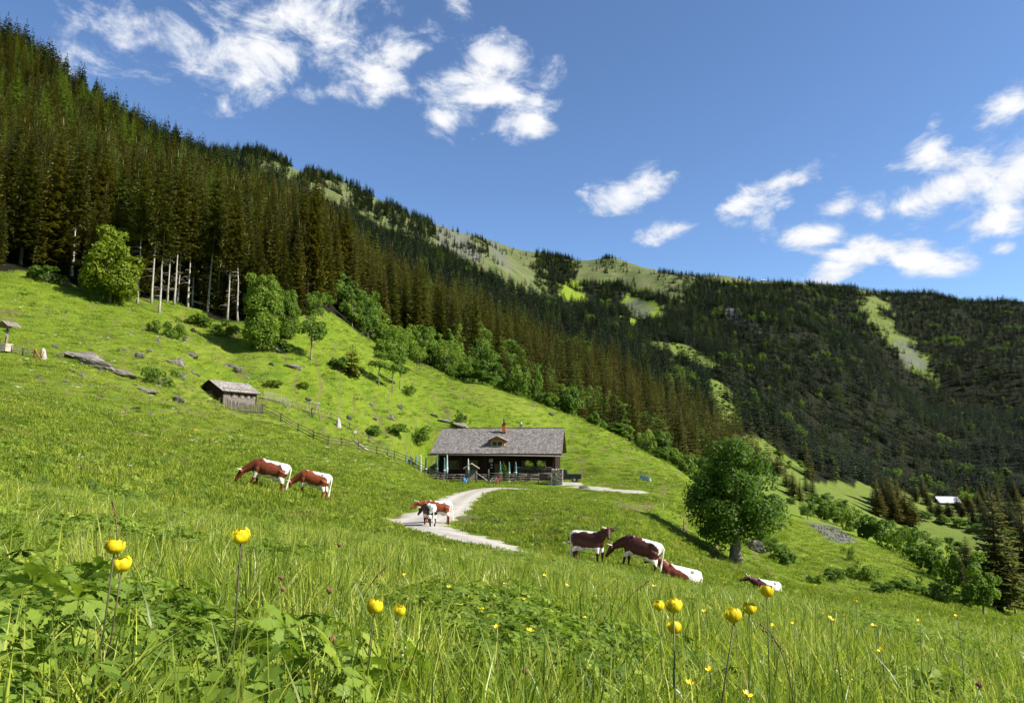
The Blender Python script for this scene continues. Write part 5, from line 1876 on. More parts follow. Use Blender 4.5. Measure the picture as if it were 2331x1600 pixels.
sh = put('shingles', shingle_mesh('shingles', RX0 - .03, RX1 + .03, 2 * RD, EZ, RD, RZ_, 0.5, 0.4, 4), roof)
sh['kind'] = 'stuff'
mb = MB()
mb.beam((RX0 - .05, RD, RZ_ + .03), (RX1 + .05, RD, RZ_ + .03), .26, .07)
mb.build('ridge_board', m_wood_dark, roof)
for xx in (RX0 + .02, RX1 - .02):
    mb = MB()
    mb.beam((xx, -.05, EZ - .10), (xx, RD, RZ_ - .10), .06, .26)
    mb.build('barge_board', m_wood_grey, roof)
mb = MB()
mb.beam((RX0 + .1, -.04, EZ - .16), (RX1 - .1, -.04, EZ - .16), .05, .26)
mb.build('fascia', m_wood_dark, roof)
mb = MB()
mb.tube([(RX0 - .4, -.16, EZ - .20), (0, -.16, EZ - .26), (RX1 + .55, -.16, EZ - .36)], .085, 8)
mb.build('gutter', m_wood_grey, roof, True)
# walls
WX0, WX1, WY0, WY1 = -8.6, 8.35, 2.0, 14.4
mb = MB()
log_wall(mb, (WX0, WY0), (WX1, WY0), 0, 4.5)
mb.build('front_wall', m_wood_dark, hs)
mb = MB()
log_wall(mb, (WX0, WY1), (WX1, WY1), 0, 4.5)
mb.build('back_wall', m_wood_dark, hs)
for xx in (WX0, WX1):
    mb = MB()
    log_wall(mb, (xx, WY0 - .35), (xx, WY1 + .35), 0, 4.3)
    vs = [(xx + s, y_, z_) for s in (-.08, .08) for y_, z_ in ((WY0 - .2, 4.3), (WY1 + .2, 4.3), (RD, RZ_ - .25))]
    mb.add(vs, [(0, 1, 2), (5, 4, 3), (0, 3, 4, 1), (1, 4, 5, 2), (2, 5, 3, 0)])
    mb.build('side_wall', m_wood_dark, hs)
for xx in (-8.6, -5.2, -1.6, 2.6, 5.6, 8.2):
    mb = MB()
    mb.beam((xx, .65, 0), (xx, .65, EZ + .08), .17, .17)
    mb.build('porch_post', m_wood_dark, hs)
mb = MB()
mb.beam((-8.9, .65, EZ + .06), (8.9, .65, EZ + .06), .2, .2)
mb.build('porch_beam', m_wood_dark, hs)
for k in range(13):
    xx = -9.0 + k * 1.5
    mb = MB()
    mb.beam((xx, .12, EZ - .22), (xx, 2.2, EZ - .22 + 2.08 * sl), .12, .15)
    mb.build('rafter', m_wood_dark, roof)
m_frame = simple_mat('window_frame', (0.16, 0.075, 0.03), 0.7)
for (xx, w_, h_) in ((-6.4, 1.3, 1.2), (-3.6, 1.3, 1.2), (4.3, 1.4, 1.2), (6.4, 1.3, 1.2)):
    mb = MB()
    for (cx_, cz_, sx_, sz_) in ((0, -h_ / 2, w_ + .2, .1), (0, h_ / 2, w_ + .2, .1), (-w_ / 2, 0, .1, h_), (w_ / 2, 0, .1, h_), (0, 0, .07, h_)):
        mb.box((xx + cx_, WY0 - .13, 2.1 + cz_), (sx_, .09, sz_))
    wf = mb.build('window', m_frame, hs)
    for sg in (-1, 1):
        mb = MB()
        mb.box((xx + sg * w_ / 4, WY0 - .115, 2.1), (w_ / 2 - .1, .02, h_ - .1))
        mb.build('pane', m_glass, wf)
mb = MB()
mb.box((0.2, WY0 - .13, 1.15), (1.2, .08, 2.3))
dr_ = mb.build('door', m_frame, hs)
mb = MB()
mb.ell((0.65, WY0 - .2, 1.1), (.04, .04, .08))
mb.build('handle', m_metal_dark, dr_)
# raised terrace with railing
mb = MB()
mb.box((5.4, .75, .42), (6.0, 2.2, .84))
mb.build('terrace', m_wood_dark, hs)
mb = MB()
mb.beam((2.7, -.38, 1.86), (8.05, -.38, 1.86), .10, .10)
mb.beam((2.7, -.38, .98), (8.05, -.38, .98), .08, .08)
rl = mb.build('railing', m_wood_grey, hs)
bal = MB().beam((0, 0, 1.0), (0, 0, 1.84), .085, .04).mesh('baluster', m_wood_grey)
for k in range(27):
    put('baluster', bal, rl, (2.85 + k * .196, -.38, 0))
for xx in (4.7, 6.4):
    mb = MB()
    mb.box((xx, -.52, 1.95), (1.5, .2, .2))
    fb = mb.build('flower_box', m_wood_dark, hs)
    cmf, _ = broadleaf_crown('flower_leaves', 501, 0.7, 1.4, 0, 9, 300, 0.12, m_leaf, 'round', .3)
    put('plants', cmf, fb, (xx, -.52, 1.98))
for (xx, zz_, w_, h_, c_) in ((-.65, 2.75, .36, .5, 'pale'), (-.95, 2.75, .12, .4, 'pale'), (-.65, 2.15, .3, .2, 'grey'), (-.65, 1.75, .34, .16, 'grey')):
    mb = MB()
    mb.box((xx, .52, zz_), (w_, .05, h_))
    mb.build('notice_board', m_wood_pale if c_ == 'pale' else m_stone_grey, hs)
# dormer
dz0 = EZ + sl * 1.95
dm = MB()
DW, DH = 1.0, 1.02
dm.add([(-DW, 1.95, dz0 - .1), (DW, 1.95, dz0 - .1), (DW, 1.95, dz0 + DH), (0, 1.95, dz0 + DH + .46), (-DW, 1.95, dz0 + DH),
        (-DW, 5.1, dz0 + DH), (DW, 5.1, dz0 + DH), (0, 6.0, dz0 + DH + .46), (-DW, 1.95 + .05, dz0 - .1), (DW, 2.0, dz0 - .1)],
       [(0, 1, 2, 3, 4), (0, 4, 5), (1, 6, 2)])
dor = dm.build('dormer', m_wood_orange, hs, loc=(-.05, 0, 0))
for sg in (-1, 1):
    mb = MB()
    e_ = (1.38 * sg, 1.55, dz0 + DH - .16), (0, 1.55, dz0 + DH + .50)
    vs = []
    for th_ in (0, .09):
        vs += [(1.42 * sg, 1.5, dz0 + DH - .17 + th_), (0, 1.5, dz0 + DH + .50 + th_), (0, 6.3, dz0 + DH + .50 + th_), (1.42 * sg, 4.75, dz0 + DH - .17 + th_)]
    mb.add(vs, [(0, 1, 2, 3), (7, 6, 5, 4), (0, 4, 5, 1), (1, 5, 6, 2), (2, 6, 7, 3), (3, 7, 4, 0)])
    mb.build('dormer_roof', m_wood_grey, dor)
    mb = MB()
    mb.box((sg * (DW - .09), 1.92, dz0 + .45), (.2, .1, 1.0))
    mb.build('dormer_post', m_wood_orange, dor)
mb = MB()
for (cx_, cz_, sx_, sz_) in ((0, .12, 1.6, .1), (0, .82, 1.6, .1), (-.77, .47, .1, .62), (.77, .47, .1, .62), (0, .47, .09, .62)):
    mb.box((cx_, 1.90, dz0 + cz_), (sx_, .08, sz_))
dw_ = mb.build('dormer_window', m_wood_pale, dor)
for sg in (-1, 1):
    mb = MB()
    mb.box((sg * .385, 1.915, dz0 + .47), (.64, .02, .60))
    mb.build('pane', m_glass, dor)
# chimneys
cy_, cx_ = 6.4, .35
cz0 = EZ + sl * cy_
mb = MB()
mb.box((cx_, cy_, cz0 + .55), (.56, .56, 1.5))
ch = mb.build('chimney', m_brick, hs)
mb = MB()
mb.box((cx_, cy_, cz0 + 1.36), (.70, .70, .12))
mb.build('chimney_cap', m_metal_dark, ch)
mb = MB()
mb.box((cx_, cy_, cz0 + .02), (.66, .66, .22))
mb.build('flashing', m_metal_dark, ch)
mb = MB()
mb.lathe([(.13, 0), (.11, .5), (.09, .55), (.14, .6), (.14, .66), (.05, .72), (.05, .95), (.02, 1.0)], (cx_, cy_, cz0 + 1.42), 10)
mb.build('stove_pipe', m_metal_dark, ch, True)
mb = MB()
mb.box((2.75, 8.7, RZ_ + .15), (.5, .5, .75))
ch = mb.build('chimney', m_stone_grey, hs)
mb = MB()
mb.box((2.75, 8.7, RZ_ + .60), (.68, .6, .10))
mb.build('chimney_cap', m_stone_grey, ch)
mb = MB()
mb.lathe([(.10, 0), (.10, .22), (.05, .26)], (2.75, 8.7, RZ_ + .65), 10)
mb.build('chimney_pot', m_white, ch)


def hl(x, y, z=0.0):
    """house-local point to world"""
    c, s = math.cos(HOUSE_RZ), math.sin(HOUSE_RZ)
    return Vector((HOUSE[0] + x * c - y * s, HOUSE[1] + x * s + y * c, HOUSE[2] + z))


# ------------------------------------------------------------------ parasols
par_c = MB().lathe([(.02, .7), (.12, .76), (.16, .95), (.13, 1.5), (.085, 2.15), (.10, 2.2), (.02, 2.45)], seg=9)
for v_i in range(len(par_c.v)):
    x_, y_, z_ = par_c.v[v_i]
    a_ = math.atan2(y_, x_)
    k_ = 1 + .22 * math.sin(a_ * 5 + z_)
    par_c.v[v_i] = (x_ * k_, y_ * k_, z_)
PAR_MESH = {k: par_c.mesh('canopy', m, True) for k, m in m_parasol.items()}
PAR_POLE = MB().tube([(0, 0, 0), (0, 0, 2.5)], .03, 6).mesh('pole', m_wood_pale, True)
PAR_FOOT = MB().lathe([(.28, 0), (.28, .06), (.06, .1), (.05, .2)], seg=10).mesh('foot', m_stone_grey)
PAR_TIE = MB().lathe([(.175, 1.12), (.185, 1.16), (.175, 1.2)], seg=9).mesh('tie', m_white)
PARASOLS = [(925, 1031, 101, 'teal', 'closed parasol at the far left end of the terrace row'), (936, 1030, 100, 'teal', 'second closed parasol from the left end of the terrace row'), (948, 1032, 99.5, 'teal', 'third closed parasol from the left end of the terrace row'),
            (958, 1031, 99, 'pale', 'pale closed parasol beside the dark green one left of the house'), (970, 1037, 99, 'green', 'dark green closed parasol left of the house'), (995, 1034, 97.5, 'teal', 'teal closed parasol just left of the house front'),
            (1012, 1041, 97, 'teal', 'short closed parasol before the left end of the house front'), (1018, 1032, 96.5, 'pale', 'pale closed parasol before the left end of the house front'), (1066, 1043, 96.5, 'pale', 'pale closed parasol behind the little gable roof'),
            (1139, 1050, 96, 'teal', 'closed parasol left of the small spruce by the house'), (1159, 1051, 95.5, 'teal', 'closed parasol standing right before the small spruce'), (1174, 1051, 96, 'teal', 'closed parasol at the left end of the terrace railing')]
for (u, v, d, c_, lab) in PARASOLS:
    x_, y_, z_ = cam_pt(u, v, d)
    g_ = gz(x_, y_)
    s_ = min(max((z_ - g_) / 2.5, .85), 1.5)
    o = empty('parasol', (x_, y_, g_), rr_.uniform(0, 6), lab, 'parasol', 'closed parasols round the farmhouse', (1.0, 1.0, s_))
    put('pole', PAR_POLE, o)
    put('canopy', PAR_MESH[c_], o)
    put('tie', PAR_TIE, o)
    put('foot', PAR_FOOT, o)

# small spruce by the house front
p = hl(1.35, -1.2)
o = empty('small_spruce', p, 1.0, 'small bushy spruce growing before the farmhouse front', 'tree', None, (.36, .36, .27))
put('trunk', SMALL_SP[1], o)
put('crown', spruce_crown('crown', 520, 10, 0.3, 2.6, 20, 8, 2, m_leaf), o)


# ------------------------------------------------------------------ tables with benches
def table(x, y, rz, label):
    o = empty('picnic_table', hl(x, y), HOUSE_RZ + rz, label, 'table', 'picnic tables by the farmhouse')
    for k in range(4):
        MB().box((0, -.3 + .2 * k, .75), (2.0, .18, .05)).build('table_board', m_wood_grey, o)
    for sg in (-1, 1):
        MB().box((0, sg * .72, .45), (2.0, .26, .05)).build('bench_board', m_wood_grey, o)
        mb = MB()
        mb.beam((sg * .75, -.7, 0), (sg * .75, -.12, .74), .08, .08)
        mb.beam((sg * .75, .7, 0), (sg * .75, .12, .74), .08, .08)
        mb.beam((sg * .68, -.8, .40), (sg * .68, .8, .40), .06, .08)
        mb.build('trestle', m_wood_grey, o)


table(-6.6, -1.0, .05, 'grey picnic table before the left end of the farmhouse')
table(-3.9, -1.4, -.05, 'grey picnic table before the farmhouse left of the little gable roof')
table(-9.0, -.6, .3, 'grey picnic table under the parasols left of the farmhouse')
table(4.6, -2.2, .0, 'grey picnic table behind the right-hand rail fence')


# ------------------------------------------------------------------ rail fences
def rail_fence(name, label, pts_, nr, hgt, mat, post_mat=None, rail=0.045, every=1.9, wav=0.04, on_line=True, seed=1, group=None):
    """pts_: photograph pixels with depth along the foot of the fence"""
    q = random.Random(seed)
    W = []
    for (u, v, d) in pts_:
        x_, y_, _ = cam_pt(u, v, d)
        W.append(np.array([x_, y_]))
    seg = np.cumsum([0] + [np.linalg.norm(W[i + 1] - W[i]) for i in range(len(W) - 1)])
    n = max(2, int(round(seg[-1] / every)) + 1)
    S = np.linspace(0, seg[-1], n)
    P2 = np.stack([np.interp(S, seg, [w[k] for w in W]) for k in (0, 1)], 1)
    Z2 = ground(P2[:, 0], P2[:, 1])
    root_ = empty(name, (P2[0, 0], P2[0, 1], Z2[0]), 0, label, 'fence', group)
    off = Vector((P2[0, 0], P2[0, 1], Z2[0]))
    posts = [Vector((P2[i, 0], P2[i, 1], Z2[i])) - off for i in range(n)]
    for p_ in posts:
        mb = MB()
        mb.tube([p_ + Vector((0, 0, -.25)), p_ + Vector((q.uniform(-.03, .03), q.uniform(-.03, .03), hgt * q.uniform(1.0, 1.12)))], [.075, .065], 6)
        mb.build('post', post_mat or mat, root_, False)
    for i in range(n - 1):
        for k in range(nr):
            h = hgt * (0.28 + 0.66 * k / max(1, nr - 1)) if nr > 1 else hgt * .8
            a, b = posts[i] + Vector((0, -.07, h + q.uniform(-wav, wav))), posts[i + 1] + Vector((0, -.07, h + q.uniform(-wav, wav)))
            e = (b - a).normalized() * .12
            mid_ = a.lerp(b, .5) + Vector((0, 0, q.uniform(-wav, wav)))
            MB().tube([a - e, mid_, b + e], [rail * q.uniform(.8, 1.1), rail, rail * q.uniform(.7, 1.1)], 6).build('rail', mat, root_, True)
    return root_


rail_fence('rail_fence', 'dark rail fence running down from the picket fence to the farmhouse gate',
           [(598, 932, 90.5), (622, 943, 90.5), (643, 953, 90.5), (670, 962, 90.5), (693, 972, 90), (711, 984, 89.5), (726, 998, 89), (744, 1013, 88.5), (762, 1019, 90), (783, 1022, 91), (820, 1030, 92), (855, 1038, 92.5), (892, 1048, 93), (931, 1058, 93), (996, 1074, 93.5), (1031, 1084, 94), (1056, 1090, 94.5)], 3, 1.1, m_wood_fence, None, .05, 2.4, .05, seed=3)
rail_fence('rail_fence', 'paler upper rail fence from the swing down towards the parasols',
           [(664, 950, 98), (690, 962, 98.5), (734, 966, 100), (769, 970, 101), (801, 982, 101), (825, 997, 101), (843, 1011, 101), (859, 1022, 101), (899, 1040, 101), (918, 1048, 100)], 2, 1.0, m_wood_grey, None, .05, 2.6, .04, seed=4)
rail_fence('rail_fence', 'grey rail fence with wavy rails before the farmhouse terrace',
           [(1114, 1102, 93.5), (1140, 1103, 93.3), (1200, 1104, 93), (1254, 1103, 93)], 4, 1.25, m_wood_grey, None, .05, 1.6, .07, seed=5)
rail_fence('rail_fence', 'short rail fence beside the wayside shrine',
           [(24, 792, 69.5), (50, 797, 69.5), (78, 802, 69.3)], 4, .85, m_wood_grey, None, .04, 1.3, .03, seed=6)


def picket(name, label, pts_, hgt, mat, step=.16, seed=2):
    q = random.Random(seed)
    W = [np.array(cam_pt(*c)[:2]) for c in pts_]
    seg = np.cumsum([0] + [np.linalg.norm(W[i + 1] - W[i]) for i in range(len(W) - 1)])
    n = int(seg[-1] / step)
    S = np.linspace(0, seg[-1], n)
    P2 = np.stack([np.interp(S, seg, [w[k] for w in W]) for k in (0, 1)], 1)
    Z2 = ground(P2[:, 0], P2[:, 1])
    off = Vector((P2[0, 0], P2[0, 1], Z2[0]))
    root_ = empty(name, off, 0, label, 'fence')
    pm = [MB().beam((0, 0, -.15), (.01 * j, 0, hgt * (1 + .06 * j)), .11, .035).mesh('picket', mat) for j in range(-1, 2)]
    ang = math.atan2(P2[-1, 1] - P2[0, 1], P2[-1, 0] - P2[0, 0])
    for i in range(n):
        put('picket', pm[q.randrange(3)], root_, Vector((P2[i, 0], P2[i, 1], Z2[i])) - off, (q.uniform(-.04, .04), q.uniform(-.05, .05), ang + q.uniform(-.1, .1)))
    for h in (.3, .85):
        mb = MB()
        k_ = range(0, n, max(1, n // 8))
        mb.tube([Vector((P2[i, 0], P2[i, 1] + .05, Z2[i] + hgt * h)) - off for i in k_], .04, 5)
        mb.build('rail', mat, root_)


picket('picket_fence', 'weathered picket fence in front of the small hut', [(515, 912, 85.5), (545, 918, 87), (572, 928, 88.5), (598, 936, 90)], 1.25, m_wood_grey, .17, 5)
picket('picket_fence', 'pale sunlit picket fence behind the rails right of the small hut', [(600, 926, 96), (620, 931, 96.5), (640, 937, 97), (662, 945, 97.5)], 1.3, m_wood_pale, .15, 6)
# leaning poles at the end of the pale picket fence
for k, (u0, v0, u1, v1) in enumerate(((636, 911, 655, 936), (641, 911, 661, 936), (630, 918, 646, 938))):
    a, b = Vector(cam_pt(u0, v0, 97.5)), Vector(cam_pt(u1, v1, 97.2))
    o = MB().tube([a - b, Vector((0, 0, 0))], .06, 6).build('leaning_pole', m_wood_pale, None, True, b)
    tag(o, ('upper', 'middle', 'lower')[k] + ' of three pale poles leaning over the picket fence end', 'pole', 'leaning poles')

# gate at the end of the road
o = empty('gate', Vector(cam_pt(1084, 1097, 94)), 0, 'grey field gate with long diagonal brace before the farmhouse', 'gate')
gp = Vector(cam_pt(1084, 1097, 94))
ge = Vector(cam_pt(1112, 1100, 94)) - gp
g0 = gz(gp.x, gp.y) - gp.z
for h in (.2, .5, .8, 1.05):
    MB().tube([Vector((0, 0, g0 + h)), Vector((ge.x, ge.y, g0 + h - .03))], .04, 6).build('gate_bar', m_wood_grey, o, True)
MB().tube([Vector((-.1, -.06, g0 + 1.35)), Vector((ge.x, ge.y - .06, g0 + .1))], .055, 6).build('brace', m_wood_pale, o, True)
for q_, h in ((Vector((0, 0, 0)), 1.5), (ge, 1.75)):
    MB().tube([Vector((q_.x, q_.y, g0 - .2)), Vector((q_.x, q_.y, g0 + h))], .10, 7).build('gate_post', m_wood_fence, o, True)

# little gable roof over the entrance board
bp = cam_pt(1073, 1092, 95)
bz = gz(bp[0], bp[1])
o = empty('roofed_notice_board', (bp[0], bp[1], bz), HOUSE_RZ + .15, 'little wooden gable roof on posts left of the gate', 'shelter')
apex, eav = 2.45, 1.75
for sg in (-1, 1):
    mb = MB()
    vs = []
    for th_ in (0, .08):
        vs += [(sg * 1.1, -.6, eav + th_), (0, -.6, apex + th_), (0, .6, apex + th_), (sg * 1.1, .6, eav + th_)]
    mb.add(vs, [(0, 1, 2, 3), (7, 6, 5, 4), (0, 4, 5, 1), (1, 5, 6, 2), (2, 6, 7, 3), (3, 7, 4, 0)])
    mb.build('roof_slope', m_wood_pale, o)
    MB().beam((sg * .75, 0, -.1), (sg * .75, 0, eav + .25), .12, .12).build('post', m_wood_grey, o)
    MB().beam((sg * .98, -.55, eav + .05), (0, -.55, apex - .03), .05, .1).build('rafter', m_wood_dark, o)
for k in range(5):
    MB().box((0, .02, .45 + .26 * k), (1.5, .05, .2)).build('board', m_wood_grey, o)

# stacked firewood at the fence corner
wp = cam_pt(1268, 1110, 92)
wz = gz(wp[0], wp[1])
o = empty('wood_stack', (wp[0], wp[1], wz), HOUSE_RZ, 'tall pale stack of split firewood at the right fence corner', 'wood stack')
q = random.Random(9)
for row in range(14):
    for c_ in range(9):
        rad_ = q.uniform(.075, .10)
        xx, zz_ = -.68 + c_ * .17 + (row % 2) * .06, .09 + row * .145
        if row > 12 and q.random() < .4:
            continue
        yy = q.uniform(-.08, .08)
        MB().tube([(xx, -.5 + yy, zz_), (xx + q.uniform(-.03, .03), .5 + yy, zz_ + q.uniform(-.02, .02))], rad_, 6).build('log', m_wood_pale if q.random() < .6 else m_wood_grey, o)

# ------------------------------------------------------------------ bicycles
m_tyre = simple_mat('tyre', (0.015, 0.015, 0.016), 0.7)


def bicycle(u, v, d, rz, c, label, bag=None):
    x_, y_, _ = cam_pt(u, v, d)
    o = empty('bicycle', (x_, y_, gz(x_, y_)), rz, label, 'bicycle', 'bicycles by the gate', rot=(R(-8), 0, rz))
    mc = simple_mat('bike_paint', c, 0.35, 0.5, 0.1)
    for xx in (-.53, .53):
        mb = MB()
        ring = [(xx + .33 * math.cos(a), 0, .34 + .33 * math.sin(a)) for a in np.linspace(0, 2 * PI, 21)]
        mb.tube(ring, .024, 5, False)
        for k in range(5):
            a = k * PI / 5
            mb.tube([(xx + .32 * math.cos(a), 0, .34 + .32 * math.sin(a)), (xx - .32 * math.cos(a), 0, .34 - .32 * math.sin(a))], .005, 3, False)
        mb.build('wheel', m_tyre, o)
    mb = MB()
    for a, b in (((-.53, 0, .34), (-.12, 0, .32)), ((-.12, 0, .32), (-.2, 0, .80)), ((-.2, 0, .78), (.36, 0, .86)), ((.38, 0, .78), (-.12, 0, .32)), ((-.53, 0, .34), (-.2, 0, .76)), ((.36, 0, .95), (.53, 0, .34))):
        mb.tube([a, b], .026, 6)
    mb.build('frame', mc, o)
    MB().tube([(.34, -.3, .98), (.38, 0, .98), (.34, .3, .98)], .018, 5).build('handlebar', m_metal_dark, o)
    MB().ell((-.22, 0, .88), (.13, .07, .04)).build('saddle', m_tyre, o)
    if bag:
        MB().box((-.45, 0, .72), (.4, .34, .36)).build('pannier', simple_mat('pannier', bag, .7), o)


bicycle(1062, 1098, 92.6, .9, (0.02, 0.16, 0.36), 'blue bicycle with a bag leaning left of the gate', (0.02, 0.20, 0.42))
bicycle(1124, 1103, 92.4, .1, (0.35, 0.36, 0.38), 'grey bicycle leaning on the fence right of the gate')
bicycle(1134, 1103, 92.2, .5, (0.45, 0.03, 0.05), 'red bicycle leaning on the fence beside the grey one')

# ------------------------------------------------------------------ pickup truck
tp = cam_pt(1286, 1109, 94)
o = empty('pickup_truck', (tp[0], tp[1], gz(tp[0], tp[1])), R(-8), 'black pickup truck parked behind the firewood stack', 'truck')
m_paint = simple_mat('truck_paint', (0.012, 0.014, 0.017), 0.25, 0.6, 0.1)
m_rim = simple_mat('rim', (0.35, 0.36, 0.37), 0.35, 0.5, 0.1, metal=0.7)
m_red = simple_mat('tail_light_red', (0.35, 0.01, 0.01), 0.3)
mb = MB()
# side profile x (front is -x), extruded across
prof = [(-2.2, .45), (-2.25, .8), (-2.1, .98), (-1.2, 1.05), (-.75, 1.62), (.25, 1.66), (.42, 1.10), (2.2, 1.10), (2.25, .5), (1.75, .42), (1.6, .72), (1.1, .72), (.95, .42), (-1.0, .40), (-1.15, .72), (-1.65, .72), (-1.8, .42)]
n_ = len(prof)
for yy, sc2 in ((-.86, 1), (.86, 1)):
    mb.v.extend((x_, yy * (0.86 if z_ > 1.3 else 1), z_) for x_, z_ in prof)
mb.f.append(tuple(range(n_ - 1, -1, -1)))
mb.f.append(tuple(range(n_, 2 * n_)))
for i in range(n_):
    j = (i + 1) % n_
    mb.f.append((i, j, n_ + j, n_ + i))
mb.build('body', m_paint, o)
for xx in (-1.4, 1.35):
    for sg in (-1, 1):
        w = MB().tube([(xx, sg * .90, .36), (xx, sg * .68, .36)], .36, 16).build('wheel', m_tyre, o)
        MB().tube([(xx, sg * .915, .36), (xx, sg * .70, .36)], .2, 12).build('rim', m_rim, w)
for sg in (-1, 1):
    MB().add([(-.70, sg * .80, 1.12), (-.62, sg * .775, 1.55), (.18, sg * .775, 1.58), (.32, sg * .80, 1.14)], [(0, 1, 2, 3)]).build('side_window', m_glass, o)
    MB().box((2.255, sg * .7, .9), (.04, .16, .28)).build('tail_light', m_red, o)
MB().add([(-1.16, -.76, 1.09), (-1.16, .76, 1.09), (-.78, .70, 1.60), (-.78, -.70, 1.60)], [(0, 1, 2, 3)]).build('windscreen', m_glass, o)
MB().box((2.3, 0, .55), (.12, 1.6, .16)).build('bumper', m_rim, o)
MB().box((-2.27, 0, .55), (.12, 1.6, .2)).build('bumper', m_metal_dark, o)

# tarpaulin-covered pile on the pasture
tp, d = hit(1469, 1093, 60)
o = empty('covered_pile', tp, R(-15), 'dark tarpaulin-covered pile on the pasture right of the lane', 'pile')
m_tarp = simple_mat('tarpaulin', (0.05, 0.085, 0.09), 0.4, 0.5, 0.3, 3, 0.6, 6)
mb = MB()
q = random.Random(3)
gridv = []
for i in range(9):
    for j in range(6):
        xx, yy = -.85 + 1.7 * i / 8, -.55 + 1.1 * j / 5
        edge_ = (i in (0, 8)) or (j in (0, 5))
        zz_ = -.1 if edge_ else .80 - .05 * i + q.uniform(-.05, .05)
        gridv.append((xx * (1.12 if edge_ else 1), yy * (1.15 if edge_ else 1), zz_))
mb.add(gridv, [(i * 6 + j, (i + 1) * 6 + j, (i + 1) * 6 + j + 1, i * 6 + j + 1) for i in range(8) for j in range(5)])
mb.build('tarpaulin', m_tarp, o)
MB().box((-.2, 0, .84), (1.3, .08, .05)).build('lath', m_wood_grey, o)

# ------------------------------------------------------------------ small hut
hb = Vector(cam_pt(520, 905, 91.2))
hz = 5.55
ang = math.atan2(6.3, 2.5)
hut = empty('hut', (hb.x, hb.y, hz), ang, 'small low log hut with grey shingle roof beside the picket fence', 'hut', None, 0.94)
HL, HW, HE, HR = 3.15, 1.95, 1.35, 2.55          # half length, half width, eave and ridge heights
mb = MB()
for sg in (-1, 1):
    log_wall(mb, (-HL, sg * HW), (HL, sg * HW), -1.2, HE + .15, .22, .18)
mb.build('side_wall', m_wood_grey, hut)
for xx in (-HL, HL):
    mb = MB()
    log_wall(mb, (xx, -HW - .15), (xx, HW + .15), -1.2, HE, .22, .18)
    vs = [(xx + s, y_, z_) for s in (-.06, .06) for y_, z_ in ((-HW, HE), (HW, HE), (0, HR - .15))]
    mb.add(vs, [(0, 1, 2), (5, 4, 3), (0, 3, 4, 1), (1, 4, 5, 2), (2, 5, 3, 0)])
    mb.build('gable_wall', m_wood_dark, hut)  # gables darker than the side walls: their shade put into the wood colour
sl2 = (HR - HE) / HW
EY = HW + .55
mb = MB()
for sg in (-1, 1):
    za = HR - sl2 * EY
    vs = []
    for th_ in (-.02, -.14):
        vs += [(-HL - .6, sg * EY, za + th_), (HL + .5, sg * EY, za + th_), (HL + .5, 0, HR + th_), (-HL - .6, 0, HR + th_)]
    mb.add(vs, [(0, 1, 2, 3), (7, 6, 5, 4), (0, 4, 5, 1), (1, 5, 6, 2), (3, 7, 4, 0), (2, 6, 7, 3)])
rf = mb.build('roof', m_wood_dark, hut)
for sg in (-1, 1):
    s_ = put('shingles', shingle_mesh('shingles', -HL - .62, HL + .52, sg * EY, HR - sl2 * EY, 0, HR, .26, .18, 30 + sg), rf)
    s_['kind'] = 'stuff'
mb = MB()
mb.box((-HL - .12, .2, .35), (.06, .85, 1.5))
mb.build('door', m_wood_fence, hut)
for xx in (-1.6, -.2, 1.1, 2.2):
    MB().box((xx, -HW - .10, .55), (.28, .06, .5)).build('dark_gap_panel', m_wood_dark, hut)  # solid dark panels, colour standing in for shade inside the wall gaps
    MB().box((xx + .55, -HW - .13, .45), (.5, .07, .5)).build('wall_board', m_wood_grey, hut)

# ------------------------------------------------------------------ wayside shrine
sp = Vector(cam_pt(14, 776, 70))
spz = gz(sp.x, sp.y)
sh_ = empty('wayside_shrine', (sp.x, sp.y, spz), R(-20), 'wayside shrine post with small gable roof at the left edge', 'shrine', None, 0.88)
hgt_ = 3.1
MB().beam((0, 0, -.3), (0.12, 0, hgt_), .2, .2).build('post', m_wood_grey, sh_)
for sg in (-1, 1):
    for k in range(4):
        y0_ = -.75 + .42 * k
        mb = MB()
        vs = []
        for th_ in (0, .05):
            vs += [(0.1 + sg * 1.0, y0_, hgt_ - .35 + th_), (0.1, y0_, hgt_ + .28 + th_), (0.1, y0_ + .40, hgt_ + .28 + th_), (0.1 + sg * 1.0, y0_ + .40, hgt_ - .35 + th_)]
        mb.add(vs, [(0, 1, 2, 3), (7, 6, 5, 4), (0, 4, 5, 1), (1, 5, 6, 2), (2, 6, 7, 3), (3, 7, 4, 0)])
        mb.build('roof_board', m_wood_grey, sh_)
MB().beam((-.35, -.14, hgt_ - .75), (.55, -.14, hgt_ - .75), .09, .09).build('crossbar', m_wood_dark, sh_)
mb = MB()
mb.tube([(.1, -.17, hgt_ - 1.5), (.1, -.18, hgt_ - 1.15), (.1, -.17, hgt_ - .9), (.1, -.19, hgt_ - .76)], [.04, .08, .10, .05], 7)
mb.ell((.1, -.2, hgt_ - .66), (.06, .06, .08))
mb.tube([(-.2, -.17, hgt_ - .74), (.1, -.18, hgt_ - .84), (.4, -.17, hgt_ - .74)], .028, 5)
mb.build('carved_figure', m_wood_pale, sh_, True)
sp = Vector(cam_pt(6, 793, 69.3))
o = empty('log_trough', (sp.x, sp.y, gz(sp.x, sp.y)), R(-8), 'square log box at the foot of the wayside shrine', 'trough')
for k in range(4):
    MB().box((0, 0, .1 + .2 * k), (1.5, .9, .18)).build('log', m_wood_pale, o)
sp = Vector(cam_pt(88, 803, 69.2))
o = empty('cross_brace', (sp.x, sp.y, gz(sp.x, sp.y)), 0, 'rusty orange crossed fence end right of the shrine fence', 'fence')
